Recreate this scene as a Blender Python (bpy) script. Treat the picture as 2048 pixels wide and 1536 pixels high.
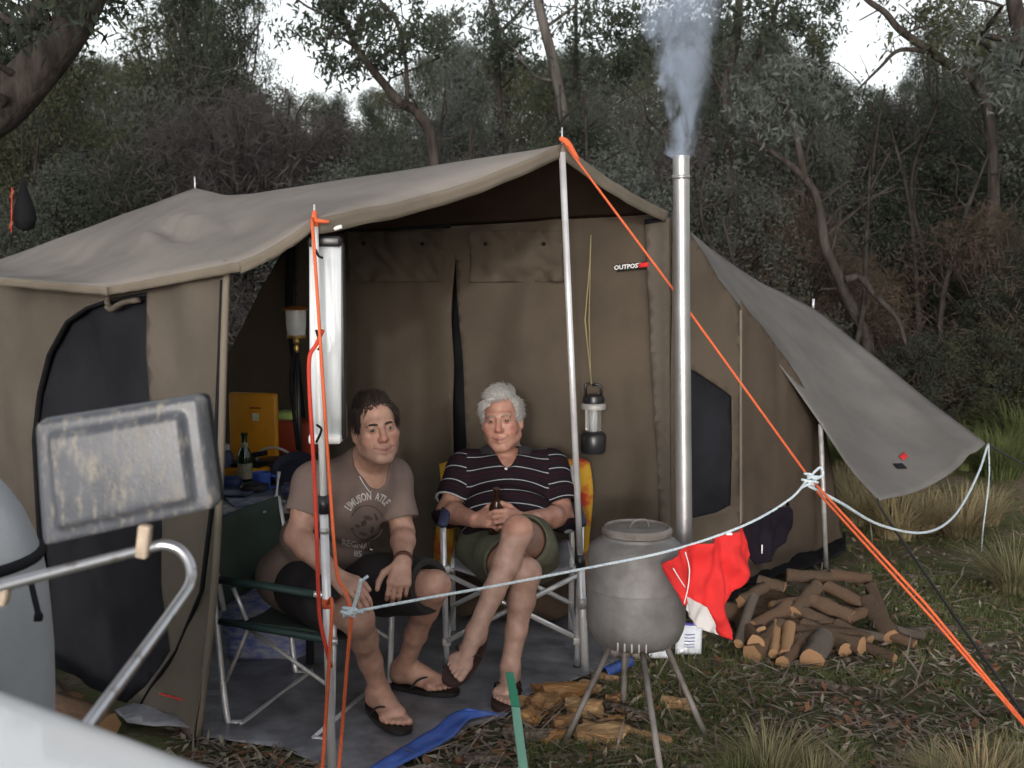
import bpy, bmesh, math, random
import numpy as np
from mathutils import Vector, Matrix, Quaternion, geometry
from mathutils.bvhtree import BVHTree
from mathutils.noise import noise as pnoise
for o in list(bpy.data.objects): bpy.data.objects.remove(o)
sc = bpy.context.scene
col = sc.collection
R = math.radians
# ------------------------------------------------------------------ camera, sky, sun, exposure
CAMH, PITCH, FPX = 1.55, 5.7, 2196.0
cd = bpy.data.cameras.new('camera'); cam = bpy.data.objects.new('camera', cd); col.objects.link(cam)
cd.sensor_width = 36; cd.lens = 36 * FPX / 2048; cd.clip_start = .05; cd.clip_end = 400
cam.location = (0, 0, CAMH); cam.rotation_euler = (R(90 - PITCH), 0, 0)
cd.dof.use_dof = True; cd.dof.focus_distance = 4.0; cd.dof.aperture_fstop = 4.5
sc.camera = cam
SUN_EL, SUN_AZ = 8.0, 5.0           # a low frontal light, a little from the left of the camera
w = bpy.data.worlds.new('World'); sc.world = w; w.use_nodes = True
nt = w.node_tree; bg = nt.nodes['Background']
sky = nt.nodes.new('ShaderNodeTexSky'); sky.sky_type = 'NISHITA'; sky.sun_disc = False
sky.sun_elevation = R(SUN_EL); sky.sun_rotation = R(180 + SUN_AZ); sky.air_density = 1.0; sky.dust_density = 2.0; sky.ozone_density = 1.0
hs = nt.nodes.new('ShaderNodeHueSaturation'); hs.inputs['Saturation'].default_value = .22
nt.links.new(sky.outputs[0], hs.inputs['Color']); nt.links.new(hs.outputs[0], bg.inputs['Color'])
bg.inputs['Strength'].default_value = .15
sd = bpy.data.lights.new('sun', 'SUN'); sun = bpy.data.objects.new('sun', sd); col.objects.link(sun)
sd.energy = .34; sd.angle = R(2.0); sd.color = (1, .96, .92)
sdir = Vector((math.sin(R(SUN_AZ)) * math.cos(R(SUN_EL)), math.cos(R(SUN_AZ)) * math.cos(R(SUN_EL)), -math.sin(R(SUN_EL))))
sun.rotation_euler = sdir.to_track_quat('-Z', 'Y').to_euler()
sun.location = (-1, -6, 4)
sc.view_settings.view_transform = 'Standard'; sc.view_settings.look = 'None'; sc.view_settings.gamma = 1
sc.view_settings.exposure = 1.27
sc.cycles.max_bounces = 6; sc.cycles.transparent_max_bounces = 8; sc.cycles.volume_bounces = 1
sc.cycles.use_denoising = True

# ------------------------------------------------------------------ helpers
cp, sp = math.cos(R(PITCH)), math.sin(R(PITCH))
def ray(px, py):
    x, z = (px - 1024) / FPX, (768 - py) / FPX
    return Vector((x, cp + z * sp, -sp + z * cp))
def P(px, py, Y):                      # the point of the place seen at this spot of the photo, Y metres ahead
    d = ray(px, py); return Vector((0, 0, CAMH)) + d * (Y / d.y)
def G(px, py, z=0.0):                  # the same on the ground
    d = ray(px, py); return Vector((0, 0, CAMH)) + d * ((z - CAMH) / d.z)
def onplane(px, py, p0, n):
    d = ray(px, py); o = Vector((0, 0, CAMH)); return o + d * ((p0 - o).dot(n) / d.dot(n))
rng = random.Random(7); nrng = np.random.default_rng(7)
def V(*a): return Vector(a)

ROOT = {}                              # object name -> world origin
def tag(o, label=None, cat=None, group=None, kind=None):
    if label: o['label'] = label
    if cat: o['category'] = cat
    if group: o['group'] = group
    if kind: o['kind'] = kind
    return o
def thing(name, label, cat, loc, group=None):
    o = bpy.data.objects.new(name, None); col.objects.link(o); o.location = loc; o.empty_display_size = .1
    ROOT[o] = Vector(loc); tag(o, label, cat, group); return o
def link(name, me, parent=None, origin=None, m=None, smooth=True):
    o = bpy.data.objects.new(name, me); col.objects.link(o)
    if m is not None and not me.materials: me.materials.append(m)
    if parent is not None: o.parent = parent
    if smooth: me.shade_smooth()
    return o
def mesh_np(name, v, f, m=None, parent=None, origin=None, smooth=True, tri=None):
    """one mesh object from world-space arrays; f is (n,k) or a list of index lists"""
    v = np.asarray(v, dtype=np.float32).reshape(-1, 3)
    if parent is not None: og = np.array(ROOT[parent])
    elif origin is not None: og = np.array(origin)
    else:
        og = (v.min(0) + v.max(0)) / 2; og[2] = v[:, 2].min()
    me = bpy.data.meshes.new(name)
    if isinstance(f, np.ndarray):
        n, k = f.shape
        me.vertices.add(len(v)); me.vertices.foreach_set('co', (v - og).ravel().astype(np.float32))
        me.loops.add(n * k); me.loops.foreach_set('vertex_index', f.ravel().astype(np.int32))
        me.polygons.add(n); me.polygons.foreach_set('loop_start', np.arange(0, n * k, k, dtype=np.int32))
        me.update(calc_edges=True)
    else:
        me.from_pydata([tuple(p) for p in (v - og)], [], f); me.update()
    o = link(name, me, parent, m=m, smooth=smooth)
    if parent is None: o.location = og
    ROOT[o] = Vector(og); return o
class MB:
    def __init__(s): s.v = []; s.f = []
    def add(s, v, f):
        k = len(s.v); s.v += [tuple(p) for p in v]; s.f += [[i + k for i in q] for q in f]; return s
    def box(s, c, size, rot=None, bevel=0):
        bm = bmesh.new(); bmesh.ops.create_cube(bm, size=1)
        for q in bm.verts: q.co = Vector((q.co.x * size[0], q.co.y * size[1], q.co.z * size[2]))
        if bevel: bmesh.ops.bevel(bm, geom=bm.edges[:] + bm.verts[:], offset=bevel, segments=2, affect='EDGES', profile=.5)
        bm.verts.index_update(); mt = rot.to_matrix() if isinstance(rot, (Quaternion,)) or hasattr(rot, 'to_matrix') else (rot or Matrix.Identity(3))
        s.add([mt @ q.co + Vector(c) for q in bm.verts], [[x.index for x in q.verts] for q in bm.faces]); bm.free(); return s
    def tube(s, pts, r, n=8, caps=True, flat=1.0):
        pts = [Vector(p) for p in pts]; m = len(pts)
        rr = [r] * m if not hasattr(r, '__len__') else list(r)
        T = [(pts[min(i + 1, m - 1)] - pts[max(i - 1, 0)]).normalized() for i in range(m)]
        a = T[0].cross(Vector((0, 0, 1)))
        if a.length < .05: a = T[0].cross(Vector((1, 0, 0)))
        a.normalize(); vs = []
        for i in range(m):
            a = (a - T[i] * a.dot(T[i])).normalized(); b = T[i].cross(a)
            for j in range(n):
                t = 2 * math.pi * j / n; vs.append(pts[i] + a * (rr[i] * math.cos(t)) + b * (rr[i] * flat * math.sin(t)))
        fs = [[i * n + j, i * n + (j + 1) % n, (i + 1) * n + (j + 1) % n, (i + 1) * n + j] for i in range(m - 1) for j in range(n)]
        if caps: fs += [list(range(n))[::-1], [(m - 1) * n + j for j in range(n)]]
        return s.add(vs, fs)
    def lathe(s, prof, c=(0, 0, 0), n=24, rot=None, close=True):
        mt = rot.to_matrix() if rot is not None and hasattr(rot, 'to_matrix') else (rot or Matrix.Identity(3))
        vs = [mt @ Vector((r * math.cos(2 * math.pi * j / n), r * math.sin(2 * math.pi * j / n), z)) + Vector(c) for r, z in prof for j in range(n)]
        m = len(prof)
        fs = [[i * n + j, i * n + (j + 1) % n, (i + 1) * n + (j + 1) % n, (i + 1) * n + j] for i in range(m - 1) for j in range(n)]
        if close: fs += [list(range(n))[::-1], [(m - 1) * n + j for j in range(n)]]
        return s.add(vs, fs)
    def grid(s, fn, nu, nv):
        vs = [fn(i / nu, j / nv) for i in range(nu + 1) for j in range(nv + 1)]
        return s.add(vs, [[i * (nv + 1) + j, (i + 1) * (nv + 1) + j, (i + 1) * (nv + 1) + j + 1, i * (nv + 1) + j + 1] for i in range(nu) for j in range(nv)])
    def build(s, name, m, parent=None, smooth=True, solid=0, sub=0, auto=None, origin=None):
        o = mesh_np(name, s.v, s.f, m, parent, origin=origin, smooth=smooth)
        if smooth and auto is not None:
            o.data.set_sharp_from_angle(angle=R(auto))
        if solid:
            q = o.modifiers.new('thick', 'SOLIDIFY'); q.thickness = solid; q.offset = 0
        if sub:
            q = o.modifiers.new('sub', 'SUBSURF'); q.levels = sub; q.render_levels = sub
        return o
def spline(pts, n=8):                   # Catmull-Rom through the points
    pts = [Vector(p) for p in pts]; q = [pts[0] * 2 - pts[1]] + pts + [pts[-1] * 2 - pts[-2]]; out = []
    for i in range(1, len(q) - 2):
        for k in range(n):
            t = k / n; a, b, c, d = q[i - 1:i + 3]
            out.append(.5 * ((2 * b) + (c - a) * t + (2 * a - 5 * b + 4 * c - d) * t * t + (3 * b - a - 3 * c + d) * t ** 3))
    return out + [pts[-1]]
def inpoly(x, y, poly):
    c = False; j = len(poly) - 1
    for i in range(len(poly)):
        xi, yi = poly[i]; xj, yj = poly[j]
        if (yi > y) != (yj > y) and x < (xj - xi) * (y - yi) / (yj - yi) + xi: c = not c
        j = i
    return c
def densify(poly, d):
    out = []
    for i in range(len(poly)):
        a = Vector(poly[i]); b = Vector(poly[(i + 1) % len(poly)]); n = max(1, int((b - a).length / d))
        out += [tuple(a + (b - a) * (k / n)) for k in range(n)]
    return out
def cdt(outer, holes=(), d=.05):        # triangulated 2-D sheet with an inner grid, and holes
    outer = densify(outer, d); holes = [densify(h, d) for h in holes]; pts = []; edges = []
    for lp in [outer] + holes:
        k = len(pts); pts += [Vector(p) for p in lp]; edges += [(k + i, k + (i + 1) % len(lp)) for i in range(len(lp))]
    xs = [p[0] for p in outer]; ys = [p[1] for p in outer]; y = min(ys) + d / 2; r = 0
    while y < max(ys):
        x = min(xs) + d * (.5 + .5 * (r % 2))
        while x < max(xs):
            if inpoly(x, y, outer) and not any(inpoly(x, y, h) for h in holes): pts.append(Vector((x, y)))
            x += d
        y += d * .87; r += 1
    v, e, f, *_ = geometry.delaunay_2d_cdt(pts, edges, [], 0, 1e-5)
    ff = []
    for t in f:
        cx = sum(v[i].x for i in t) / len(t); cy = sum(v[i].y for i in t) / len(t)
        if inpoly(cx, cy, outer) and not any(inpoly(cx, cy, h) for h in holes): ff.append(list(t))
    return v, ff
def fold(x, z, seed=0, a=.012, f=3.0):
    return a * (pnoise(Vector((x * f * 2.2 + seed, z * f * .5, seed * 3.1))) + .45 * pnoise(Vector((x * f * 5 + seed, z * f * 1.1, seed + 5))))

# ------------------------------------------------------------------ materials
def mat(name, c, rough=.8, metal=0, var=.18, scale=6, c2=None, bump=0, bscale=80, spec=.5, detail=4, stretch=None, c2amt=None, trans=0, coat=0, sheen=0):
    m = bpy.data.materials.new(name); m.use_nodes = True; nt = m.node_tree; b = nt.nodes['Principled BSDF']
    tc = nt.nodes.new('ShaderNodeTexCoord'); src = tc.outputs['Object']
    if stretch:
        mp = nt.nodes.new('ShaderNodeMapping'); mp.inputs['Scale'].default_value = stretch; nt.links.new(src, mp.inputs[0]); src = mp.outputs[0]
    nz = nt.nodes.new('ShaderNodeTexNoise'); nz.inputs['Scale'].default_value = scale; nz.inputs['Detail'].default_value = detail; nz.inputs['Roughness'].default_value = .6
    nt.links.new(src, nz.inputs['Vector'])
    cr = nt.nodes.new('ShaderNodeValToRGB'); e = cr.color_ramp.elements
    lo, hi = (.35, .65) if c2amt is None else (c2amt - .06, c2amt + .06)
    e[0].position = lo; e[1].position = hi
    if c2 is None: c2 = tuple(min(1, x * (1 + var)) for x in c); c = tuple(x * (1 - var) for x in c)
    e[0].color = (*c, 1); e[1].color = (*c2, 1)
    nt.links.new(nz.outputs[0], cr.inputs[0]); nt.links.new(cr.outputs[0], b.inputs['Base Color'])
    b.inputs['Roughness'].default_value = rough; b.inputs['Metallic'].default_value = metal; b.inputs['Specular IOR Level'].default_value = spec
    if trans: b.inputs['Transmission Weight'].default_value = trans
    if coat: b.inputs['Coat Weight'].default_value = coat; b.inputs['Coat Roughness'].default_value = .05
    if sheen: b.inputs['Sheen Weight'].default_value = sheen
    if bump:
        n2 = nt.nodes.new('ShaderNodeTexNoise'); n2.inputs['Scale'].default_value = bscale; n2.inputs['Detail'].default_value = 3
        nt.links.new(src, n2.inputs['Vector']); bp = nt.nodes.new('ShaderNodeBump'); bp.inputs['Strength'].default_value = bump; bp.inputs['Distance'].default_value = .01
        nt.links.new(n2.outputs[0], bp.inputs['Height']); nt.links.new(bp.outputs[0], b.inputs['Normal'])
    return m
M = {}
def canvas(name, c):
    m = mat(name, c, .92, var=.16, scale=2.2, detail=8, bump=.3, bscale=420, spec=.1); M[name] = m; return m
canvas('canvas', (.080, .062, .048)); canvas('canvas_roof', (.212, .193, .178)); canvas('canvas_wall_shaded', (.086, .069, .053)); canvas('canvas_side_shaded', (.105, .090, .075))  # walls are the bleached roof's cloth, darkened: shade put into the colour
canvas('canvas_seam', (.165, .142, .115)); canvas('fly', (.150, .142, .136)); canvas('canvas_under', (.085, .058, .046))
M['mesh'] = mat('mesh', (.017, .0175, .022), .85, var=.25, scale=4, bump=.4, bscale=600, spec=.12)
M['black'] = mat('black', (.010, .010, .012), .75, var=.3, spec=.15)
M['blackplastic'] = mat('blackplastic', (.015, .015, .017), .35, var=.3)
M['alu'] = mat('alu', (.66, .66, .68), .36, .45, var=.12, scale=12, bump=.05)
M['alu_dull'] = mat('alu_dull', (.40, .39, .38), .5, .4, var=.2, scale=15, bump=.1)
M['chrome'] = mat('chrome', (.75, .75, .77), .2, .6, var=.06, scale=20)
M['rope_orange'] = mat('rope_orange', (.72, .135, .045), .7, var=.12, scale=200, stretch=(1, 1, 1), bump=.5, bscale=500)
M['rope_red'] = mat('rope_red', (.62, .055, .03), .7, var=.12, scale=200, bump=.5, bscale=500)
M['rope_blue'] = mat('rope_blue', (.42, .58, .70), .8, c2=(.78, .80, .80), scale=130, bump=.6, bscale=400)
M['rope_black'] = mat('rope_black', (.02, .02, .022), .9)
M['white'] = mat('white', (.78, .78, .78), .4, var=.05)
M['red'] = mat('red', (.60, .018, .018), .85, var=.12, scale=10)
M['orange'] = mat('orange', (.75, .14, .03), .6)
# ------------------------------------------------------------------ ground
def gz(x, y):
    z = .075 * max(0, y - 7.2) + .07 * max(0, y - 16) + .05 * max(0, abs(x) - 6) * min(1, max(0, (y - 7) / 6))
    near = 1 if (-1.6 < x < .45 and 2.9 < y < 6) else 0
    z += (.02 * pnoise(Vector((x * 1.3, y * 1.3, 2))) + .012 * pnoise(Vector((x * 4, y * 4, 7)))) * (0.15 if near else 1)
    if y > 8: z += .5 * min(1, (y - 8) / 8) * pnoise(Vector((x * .22, y * .22, 11)))
    return z
def ground_material():
    m = bpy.data.materials.new('ground'); m.use_nodes = True; nt = m.node_tree; b = nt.nodes['Principled BSDF']; L = nt.links.new
    tc = nt.nodes.new('ShaderNodeTexCoord')
    def nz(s, d=6, r=.65):
        n = nt.nodes.new('ShaderNodeTexNoise'); n.inputs['Scale'].default_value = s; n.inputs['Detail'].default_value = d; n.inputs['Roughness'].default_value = r; L(tc.outputs['Object'], n.inputs['Vector']); return n
    def ramp(src, a, b_, c1, c2):
        r = nt.nodes.new('ShaderNodeValToRGB'); r.color_ramp.elements[0].position = a; r.color_ramp.elements[1].position = b_
        r.color_ramp.elements[0].color = (*c1, 1); r.color_ramp.elements[1].color = (*c2, 1); L(src, r.inputs[0]); return r
    def mix(f, a, b_):
        x = nt.nodes.new('ShaderNodeMix'); x.data_type = 'RGBA'; L(f, x.inputs['Factor']); L(a, x.inputs['A']); L(b_, x.inputs['B']); return x.outputs['Result']
    litter = ramp(nz(26, 8, .8).outputs[0], .34, .68, (.10, .075, .052), (.31, .255, .19))
    soil = ramp(nz(9).outputs[0], .3, .7, (.09, .068, .05), (.19, .155, .115))
    moss = ramp(nz(40, 8, .8).outputs[0], .3, .7, (.065, .075, .032), (.165, .18, .08))
    a = mix(ramp(nz(2.2).outputs[0], .42, .58, (0, 0, 0), (1, 1, 1)).outputs[0], litter.outputs[0], soil.outputs[0])
    a = mix(ramp(nz(1.1, 8, .7).outputs[0], .42, .54, (0, 0, 0), (1, 1, 1)).outputs[0], a, moss.outputs[0])
    L(a, b.inputs['Base Color']); b.inputs['Roughness'].default_value = .95; b.inputs['Specular IOR Level'].default_value = .1
    bp = nt.nodes.new('ShaderNodeBump'); bp.inputs['Strength'].default_value = .9; bp.inputs['Distance'].default_value = .02
    L(nz(45, 8, .8).outputs[0], bp.inputs['Height']); L(bp.outputs[0], b.inputs['Normal']); return m
M['ground'] = ground_material()
xs = np.concatenate([np.linspace(-90, -8, 30), np.linspace(-7.5, 7.5, 110), np.linspace(8, 90, 30)])
ys = np.concatenate([np.linspace(-12, .5, 8), np.linspace(1, 9, 70), np.linspace(9.4, 30, 50), np.linspace(31, 120, 30)])
gv = [(x, y, gz(x, y)) for x in xs for y in ys]; ny = len(ys)
gf = np.array([[i * ny + j, (i + 1) * ny + j, (i + 1) * ny + j + 1, i * ny + j + 1] for i in range(len(xs) - 1) for j in range(ny - 1)])
o = mesh_np('ground', gv, gf, M['ground'], origin=(0, 0, 0)); tag(o, kind='structure')

# ------------------------------------------------------------------ tent: roof, walls, poles
TENT = thing('canvas_tent', 'brown canvas tent with raised awning, rolled vent flaps and zipped door', 'tent', (0, 5, 0))
L_, C_, R_ = P(629, 436, 3.28), P(1124, 288, 4.14), P(1338, 424, 4.98)
Mr, F_, Gf = P(452, 391, 4.70), P(390, 376, 5.0), P(-30, 530, 5.9)
Lw = P(585, 470, 5.62)
H_, K_, J_ = P(-40, 552, 4.12), P(215, 574, 3.66), P(480, 524, 3.26)
def roof():
    bm = bmesh.new()
    back = P(200, 560, 6.6); far = V(.4, 6.4, 1.55)
    pt = dict(L=L_, C=C_, R=R_, M=Mr, F=F_, G=Gf, W=Lw, H=H_, K=K_, J=J_, B=back)
    vs = {k: bm.verts.new(p) for k, p in pt.items()}
    for t in ('CML', 'LMJ', 'MFJ', 'JFK', 'FGK', 'GHK', 'CRW', 'CWM', 'MWF', 'FWB', 'FBG'):
        bm.faces.new([vs[c] for c in t])
    creases = [('C', 'M'), ('M', 'F'), ('F', 'G')]
    cl = bm.edges.layers.float.new('crease_edge')
    for a, b in creases:
        e = bm.edges.get((vs[a], vs[b])); e[cl] = .7
    bmesh.ops.recalc_face_normals(bm, faces=bm.faces[:])
    edge = {}
    # subdivide, then relax everything that is neither rim nor ridge
    bmesh.ops.subdivide_edges(bm, edges=bm.edges[:], cuts=15, use_grid_fill=True)
    fixed = set(v for v in bm.verts if v.is_boundary)
    def online(p):
        for a, b in creases:
            A, B = pt[a], pt[b]; t = max(0, min(1, (p - A).dot(B - A) / (B - A).length_squared))
            if (A + (B - A) * t - p).length < 1e-3: return True
        return False
    fixed |= set(v for v in bm.verts if online(v.co))
    free = [v for v in bm.verts if v not in fixed]
    for _ in range(14):
        nw = {v: sum((e.other_vert(v).co for e in v.link_edges), Vector()) / len(v.link_edges) for v in free}
        for v, c in nw.items(): v.co = v.co.lerp(c, .6)
    # sag of the rims between the poles, folds where the awning is slack
    for v in bm.verts:
        p = v.co
        for A, B, s in ((L_, C_, .035), (C_, R_, .02), (J_, L_, .012), (K_, J_, .0), (H_, K_, .0), (C_, Mr, .03)):
            d = B - A; t = (p - A).dot(d) / d.length_squared
            if -.02 < t < 1.02 and (A + d * t - p).length < .03: p.z -= s * math.sin(math.pi * max(0, min(1, t)))
    bm.normal_update()
    f0, f1 = P(262, 448, 4.35), P(340, 545, 3.85)
    for v in bm.verts:
        p = v.co; z = .004 * pnoise(Vector((p.x * 3, p.y * 3, 1)))
        for (ax, ay, bx, by, Ya, Yb, amp, wd) in ((270, 430, 345, 545, 4.5, 3.8, .05, .05), (305, 445, 455, 492, 4.4, 3.65, -.055, .045), (255, 440, 255, 560, 4.5, 3.9, -.035, .04), (330, 420, 470, 470, 4.5, 3.7, .03, .06), (120, 500, 240, 550, 4.9, 4.0, -.03, .07), (470, 480, 600, 440, 3.8, 3.5, -.02, .05)):
            A, B = P(ax, ay, Ya), P(bx, by, Yb); d = B - A; t = max(0, min(1, (p - A).dot(d) / d.length_squared)); q = (A + d * t - p).length
            z += amp * math.exp(-(q / wd) ** 2) * math.sin(math.pi * min(1, t + .25))
        v.co = p + v.normal * z
    me = bpy.data.meshes.new('awning_roof'); og = ROOT[TENT]
    for v in bm.verts: v.co -= og
    bm.to_mesh(me); bm.free()
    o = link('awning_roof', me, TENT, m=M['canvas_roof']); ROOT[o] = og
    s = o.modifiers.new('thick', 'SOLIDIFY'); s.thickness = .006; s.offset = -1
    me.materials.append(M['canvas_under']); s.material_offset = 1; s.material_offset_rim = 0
    return o
RF = roof()
def band(A, B, sag, drop, name, m, n=26, w=(0, 0, -1), seed=1):
    d = B - A; mb = MB()
    def f(u, v):
        p = A + d * u; p.z -= sag * math.sin(math.pi * u); p += Vector((0, -.006, 0))
        q = Vector(w).normalized() * (drop * v); q.y += .012 * v * pnoise(Vector((u * 14, seed, v)))
        return p + q + Vector((0, .004 * pnoise(Vector((u * 20, v * 2, seed))), .004 * pnoise(Vector((u * 9, 4, seed)))))
    mb.grid(f, n, 3); return mb.build(name, m, TENT, solid=.004)
band(L_, C_, .035, .05, 'valance', M['canvas_seam'], 40, (0, .25, -1), 1)
band(C_, R_, .02, .05, 'valance', M['canvas_seam'], 26, (-.2, -.1, -1), 2)
band(J_, L_, .012, .035, 'valance', M['canvas_seam'], 16, (0, .3, -1), 3)
band(K_, J_, .0, .03, 'valance', M['canvas_seam'], 16, (0, .3, -1), 4)
band(H_, K_, .0, .03, 'valance', M['canvas_seam'], 16, (0, .3, -1), 5)

class Wall:                              # an upright plane of canvas, addressed through (s, z)
    def __init__(s, A, B): s.A = Vector((A.x, A.y, 0)); s.d = Vector((B.x - A.x, B.y - A.y, 0)); s.len = s.d.length; s.d.normalize(); s.n = s.d.cross(Vector((0, 0, 1))); s.n = s.n if s.n.y < 0 else -s.n
    def px(s, x, y): p = onplane(x, y, s.A, s.n); return ((p - s.A).dot(s.d), p.z)
    def pt(s, u, z, off=0): return s.A + s.d * u + Vector((0, 0, z)) + s.n * off
    def sheet(s, name, m, outer, holes=(), d=.045, off=0, amp=.012, f=3, seed=1, solid=.004, parent=None, fn=None):
        v, fc = cdt(outer, holes, d)
        pts = [s.pt(p.x, p.y, off + fold(p.x, p.y, seed, amp, f) + (fn(p.x, p.y) if fn else 0)) for p in v]
        mb = MB(); mb.add(pts, fc); return mb.build(name, m, parent or TENT, solid=solid)
    def sheet_px(s, name, m, outer, holes=(), **k): return s.sheet(name, m, [s.px(*p) for p in outer], [[s.px(*p) for p in h] for h in holes], **k)
# back wall with the zipped door
Rb = Vector((R_.x + .03, R_.y, 0)); Lb = Vector((Lw.x, Lw.y, 0)); BW = Wall(Rb, Lb)
ztop = lambda u: 1.86
slit = [(911, 505), (903, 640), (905, 800), (912, 900), (914, 1000), (938, 1000), (936, 880), (926, 740), (918, 610)]
slit_s = [BW.px(*p) for p in slit]
def gather(u, z):                        # cloth pulled towards the door slit and the corner
    c = BW.px(915, 700)[0]; g = math.exp(-((u - c) / .35) ** 2)
    return .022 * math.sin((u - c) * 26 + z * 2.5) * g * max(0, 1.6 - z) + .012 * math.sin(u * 17 + z) * max(0, 1.2 - z) + .035 * pnoise(Vector((u * 5 + z * 1.5, z * 2.2, 8)))
BW.sheet('door_wall', M['canvas_wall_shaded'], [(0, 0), (BW.len, 0), (BW.len, 1.93), (.55, 1.95), (.02, 1.80)], [slit_s], d=.04, amp=.02, seed=3, fn=gather)
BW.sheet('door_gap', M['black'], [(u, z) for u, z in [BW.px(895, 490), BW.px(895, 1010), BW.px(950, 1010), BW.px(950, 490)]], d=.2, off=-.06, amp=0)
def flap(x0, x1, seed):
    o = BW.sheet_px('vent_flap', M['canvas_wall_shaded'], [(x0, 462), (x1, 462), (x1 + 2, 563), (x0 + 3, 565)], d=.022, off=.03, amp=.0, seed=seed,
        fn=lambda u, z: .045 * pnoise(Vector((u * 7 + z * 9 + seed, z * 9, seed))) + .026 * pnoise(Vector((u * 20 - z * 16, z * 7 + u * 6, seed + 2))))
    for fx in (.2, .82):
        c = BW.px(x0 + (x1 - x0) * fx, 488); mb = MB(); mb.lathe([(.0, .004), (.009, .003), (.010, 0)], BW.pt(c[0], c[1], .058), 10, Matrix.Rotation(R(90), 3, 'X')); t = mb.build('toggle', M['black'], TENT)
flap(700, 888, 1); flap(942, 1128, 9)
# pale folded strip at the corner beside the flue, dark roll-up tie, woven badge
BW.sheet_px('corner_strip', M['canvas_side_shaded'], [(1292, 440), (1341, 436), (1343, 1100), (1325, 1100)], d=.04, off=.03, amp=.012, f=4, seed=12)
BW.sheet_px('tie_strap', M['black'], [(1293, 441), (1334, 434), (1334, 443), (1293, 450)], d=.03, off=.047, amp=.002)
bo = BW.sheet_px('badge', M['blackplastic'], [(1237, 529), (1302, 522), (1302, 536), (1237, 543)], d=.02, off=.03, amp=0)
BW.sheet_px('badge_patch', M['red'], [(1281, 526.5), (1300, 524.5), (1300, 533.5), (1281, 535.5)], d=.02, off=.0335, amp=0, parent=bo)
def text_on(word, size, fn, name, m, parent, bold=0, extr=0):
    cu = bpy.data.curves.new('t', 'FONT'); cu.body = word; cu.size = size; cu.align_x = 'CENTER'; cu.align_y = 'CENTER'; cu.offset = bold; cu.resolution_u = 2
    ob = bpy.data.objects.new('t', cu); col.objects.link(ob); dg = bpy.context.evaluated_depsgraph_get(); me = bpy.data.meshes.new_from_object(ob.evaluated_get(dg))
    bm = bmesh.new(); bm.from_mesh(me); bmesh.ops.triangulate(bm, faces=bm.faces[:])
    bmesh.ops.subdivide_edges(bm, edges=[e for e in bm.edges if e.calc_length() > size * .3], cuts=1)
    bmesh.ops.triangulate(bm, faces=bm.faces[:]); bm.verts.index_update()
    vs = [fn(v.co.x, v.co.y) for v in bm.verts]; fs = [[v.index for v in f.verts] for f in bm.faces]; bm.free()
    bpy.data.objects.remove(ob); bpy.data.curves.remove(cu); bpy.data.meshes.remove(me)
    mb = MB(); mb.add(vs, fs); return mb.build(name, m, parent, smooth=False)
c0 = BW.px(1259, 533.4); c1 = BW.px(1301, 529)
kx = (c1[1] - c0[1]) / (c1[0] - c0[0])
text_on('OUTPOST', .028, lambda x, y: BW.pt(c0[0] - x, c0[1] - x * kx + y, .0345), 'badge_lettering', M['white'], bo, bold=.0006)
# right-hand walls with the mesh window
S0 = Vector((1.085, 5.25, 0)); S1 = Vector((1.80, 6.08, 0)); RW = Wall(Rb, S0); RW2 = Wall(S0, S1)
win = [(1390, 742), (1432, 770), (1462, 792), (1464, 900), (1460, 1010), (1430, 1025), (1390, 1036), (1370, 1040), (1370, 735)]
RW.sheet_px('side_wall', M['canvas_wall_shaded'], [(1338, 1240), (1345, 420), (1388, 478), (1440, 560), (1480, 612), (1480, 1172)], [win], amp=.008, seed=20)
RW.sheet_px('mesh_window', M['mesh'], [(1366, 730), (1395, 740), (1468, 786), (1470, 1016), (1366, 1046)], d=.06, off=-.008, amp=.004)
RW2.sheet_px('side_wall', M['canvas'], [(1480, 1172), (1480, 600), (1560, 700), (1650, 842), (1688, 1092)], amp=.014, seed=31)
q = MB(); q.tube([RW.pt(*RW.px(1480, y), .004) for y in (620, 800, 1000, 1170)], .007, 6); q.build('seam', M['canvas_seam'], TENT)
# left front wall panel with its large mesh door, and the sloped wall at the back left
W0, W1 = G(398, 1484), G(100, 1338)
LWall = Wall(Vector((W0.x, W0.y, 0)), Vector((W1.x, W1.y, 0)))
door = [(300, 590), (297, 700), (303, 800), (318, 950), (322, 1100), (326, 1180), (345, 1300), (300, 1370), (225, 1428), (150, 1382), (97, 1338), (92, 1240), (84, 1100), (76, 960), (74, 880), (84, 790), (104, 710), (140, 645), (180, 618), (230, 602)]
def lfn(u, z): return .03 * math.exp(-((u + .02) / .12) ** 2) * math.sin(z * 4 + 1) + .02 * pnoise(Vector((u * 5, z * 1.5, 4)))
LWall.sheet_px('front_wall', M['canvas_side_shaded'], [(400, 1482), (412, 1400), (424, 1250), (436, 1100), (447, 850), (456, 700), (466, 532), (300, 568), (215, 583), (-60, 562), (-80, 1260), (96, 1346), (222, 1436), (300, 1450)], [door], d=.05, amp=.016, seed=40, fn=lfn)
dp = LWall.sheet_px('mesh_door', M['mesh'], [(308, 580), (310, 800), (326, 950), (330, 1180), (352, 1302), (225, 1436), (90, 1345), (66, 880), (78, 780), (100, 700), (136, 636), (180, 610)], d=.06, off=-.015, amp=.02, seed=44)
q = MB(); q.tube([LWall.pt(*LWall.px(*p), .008) for p in [(300, 588), (230, 600), (180, 616), (140, 643), (104, 708), (84, 788), (74, 878), (78, 960), (86, 1100), (94, 1240), (99, 1336)]], .013, 6, flat=.5); q.build('door_trim', M['black'], TENT)
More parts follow.
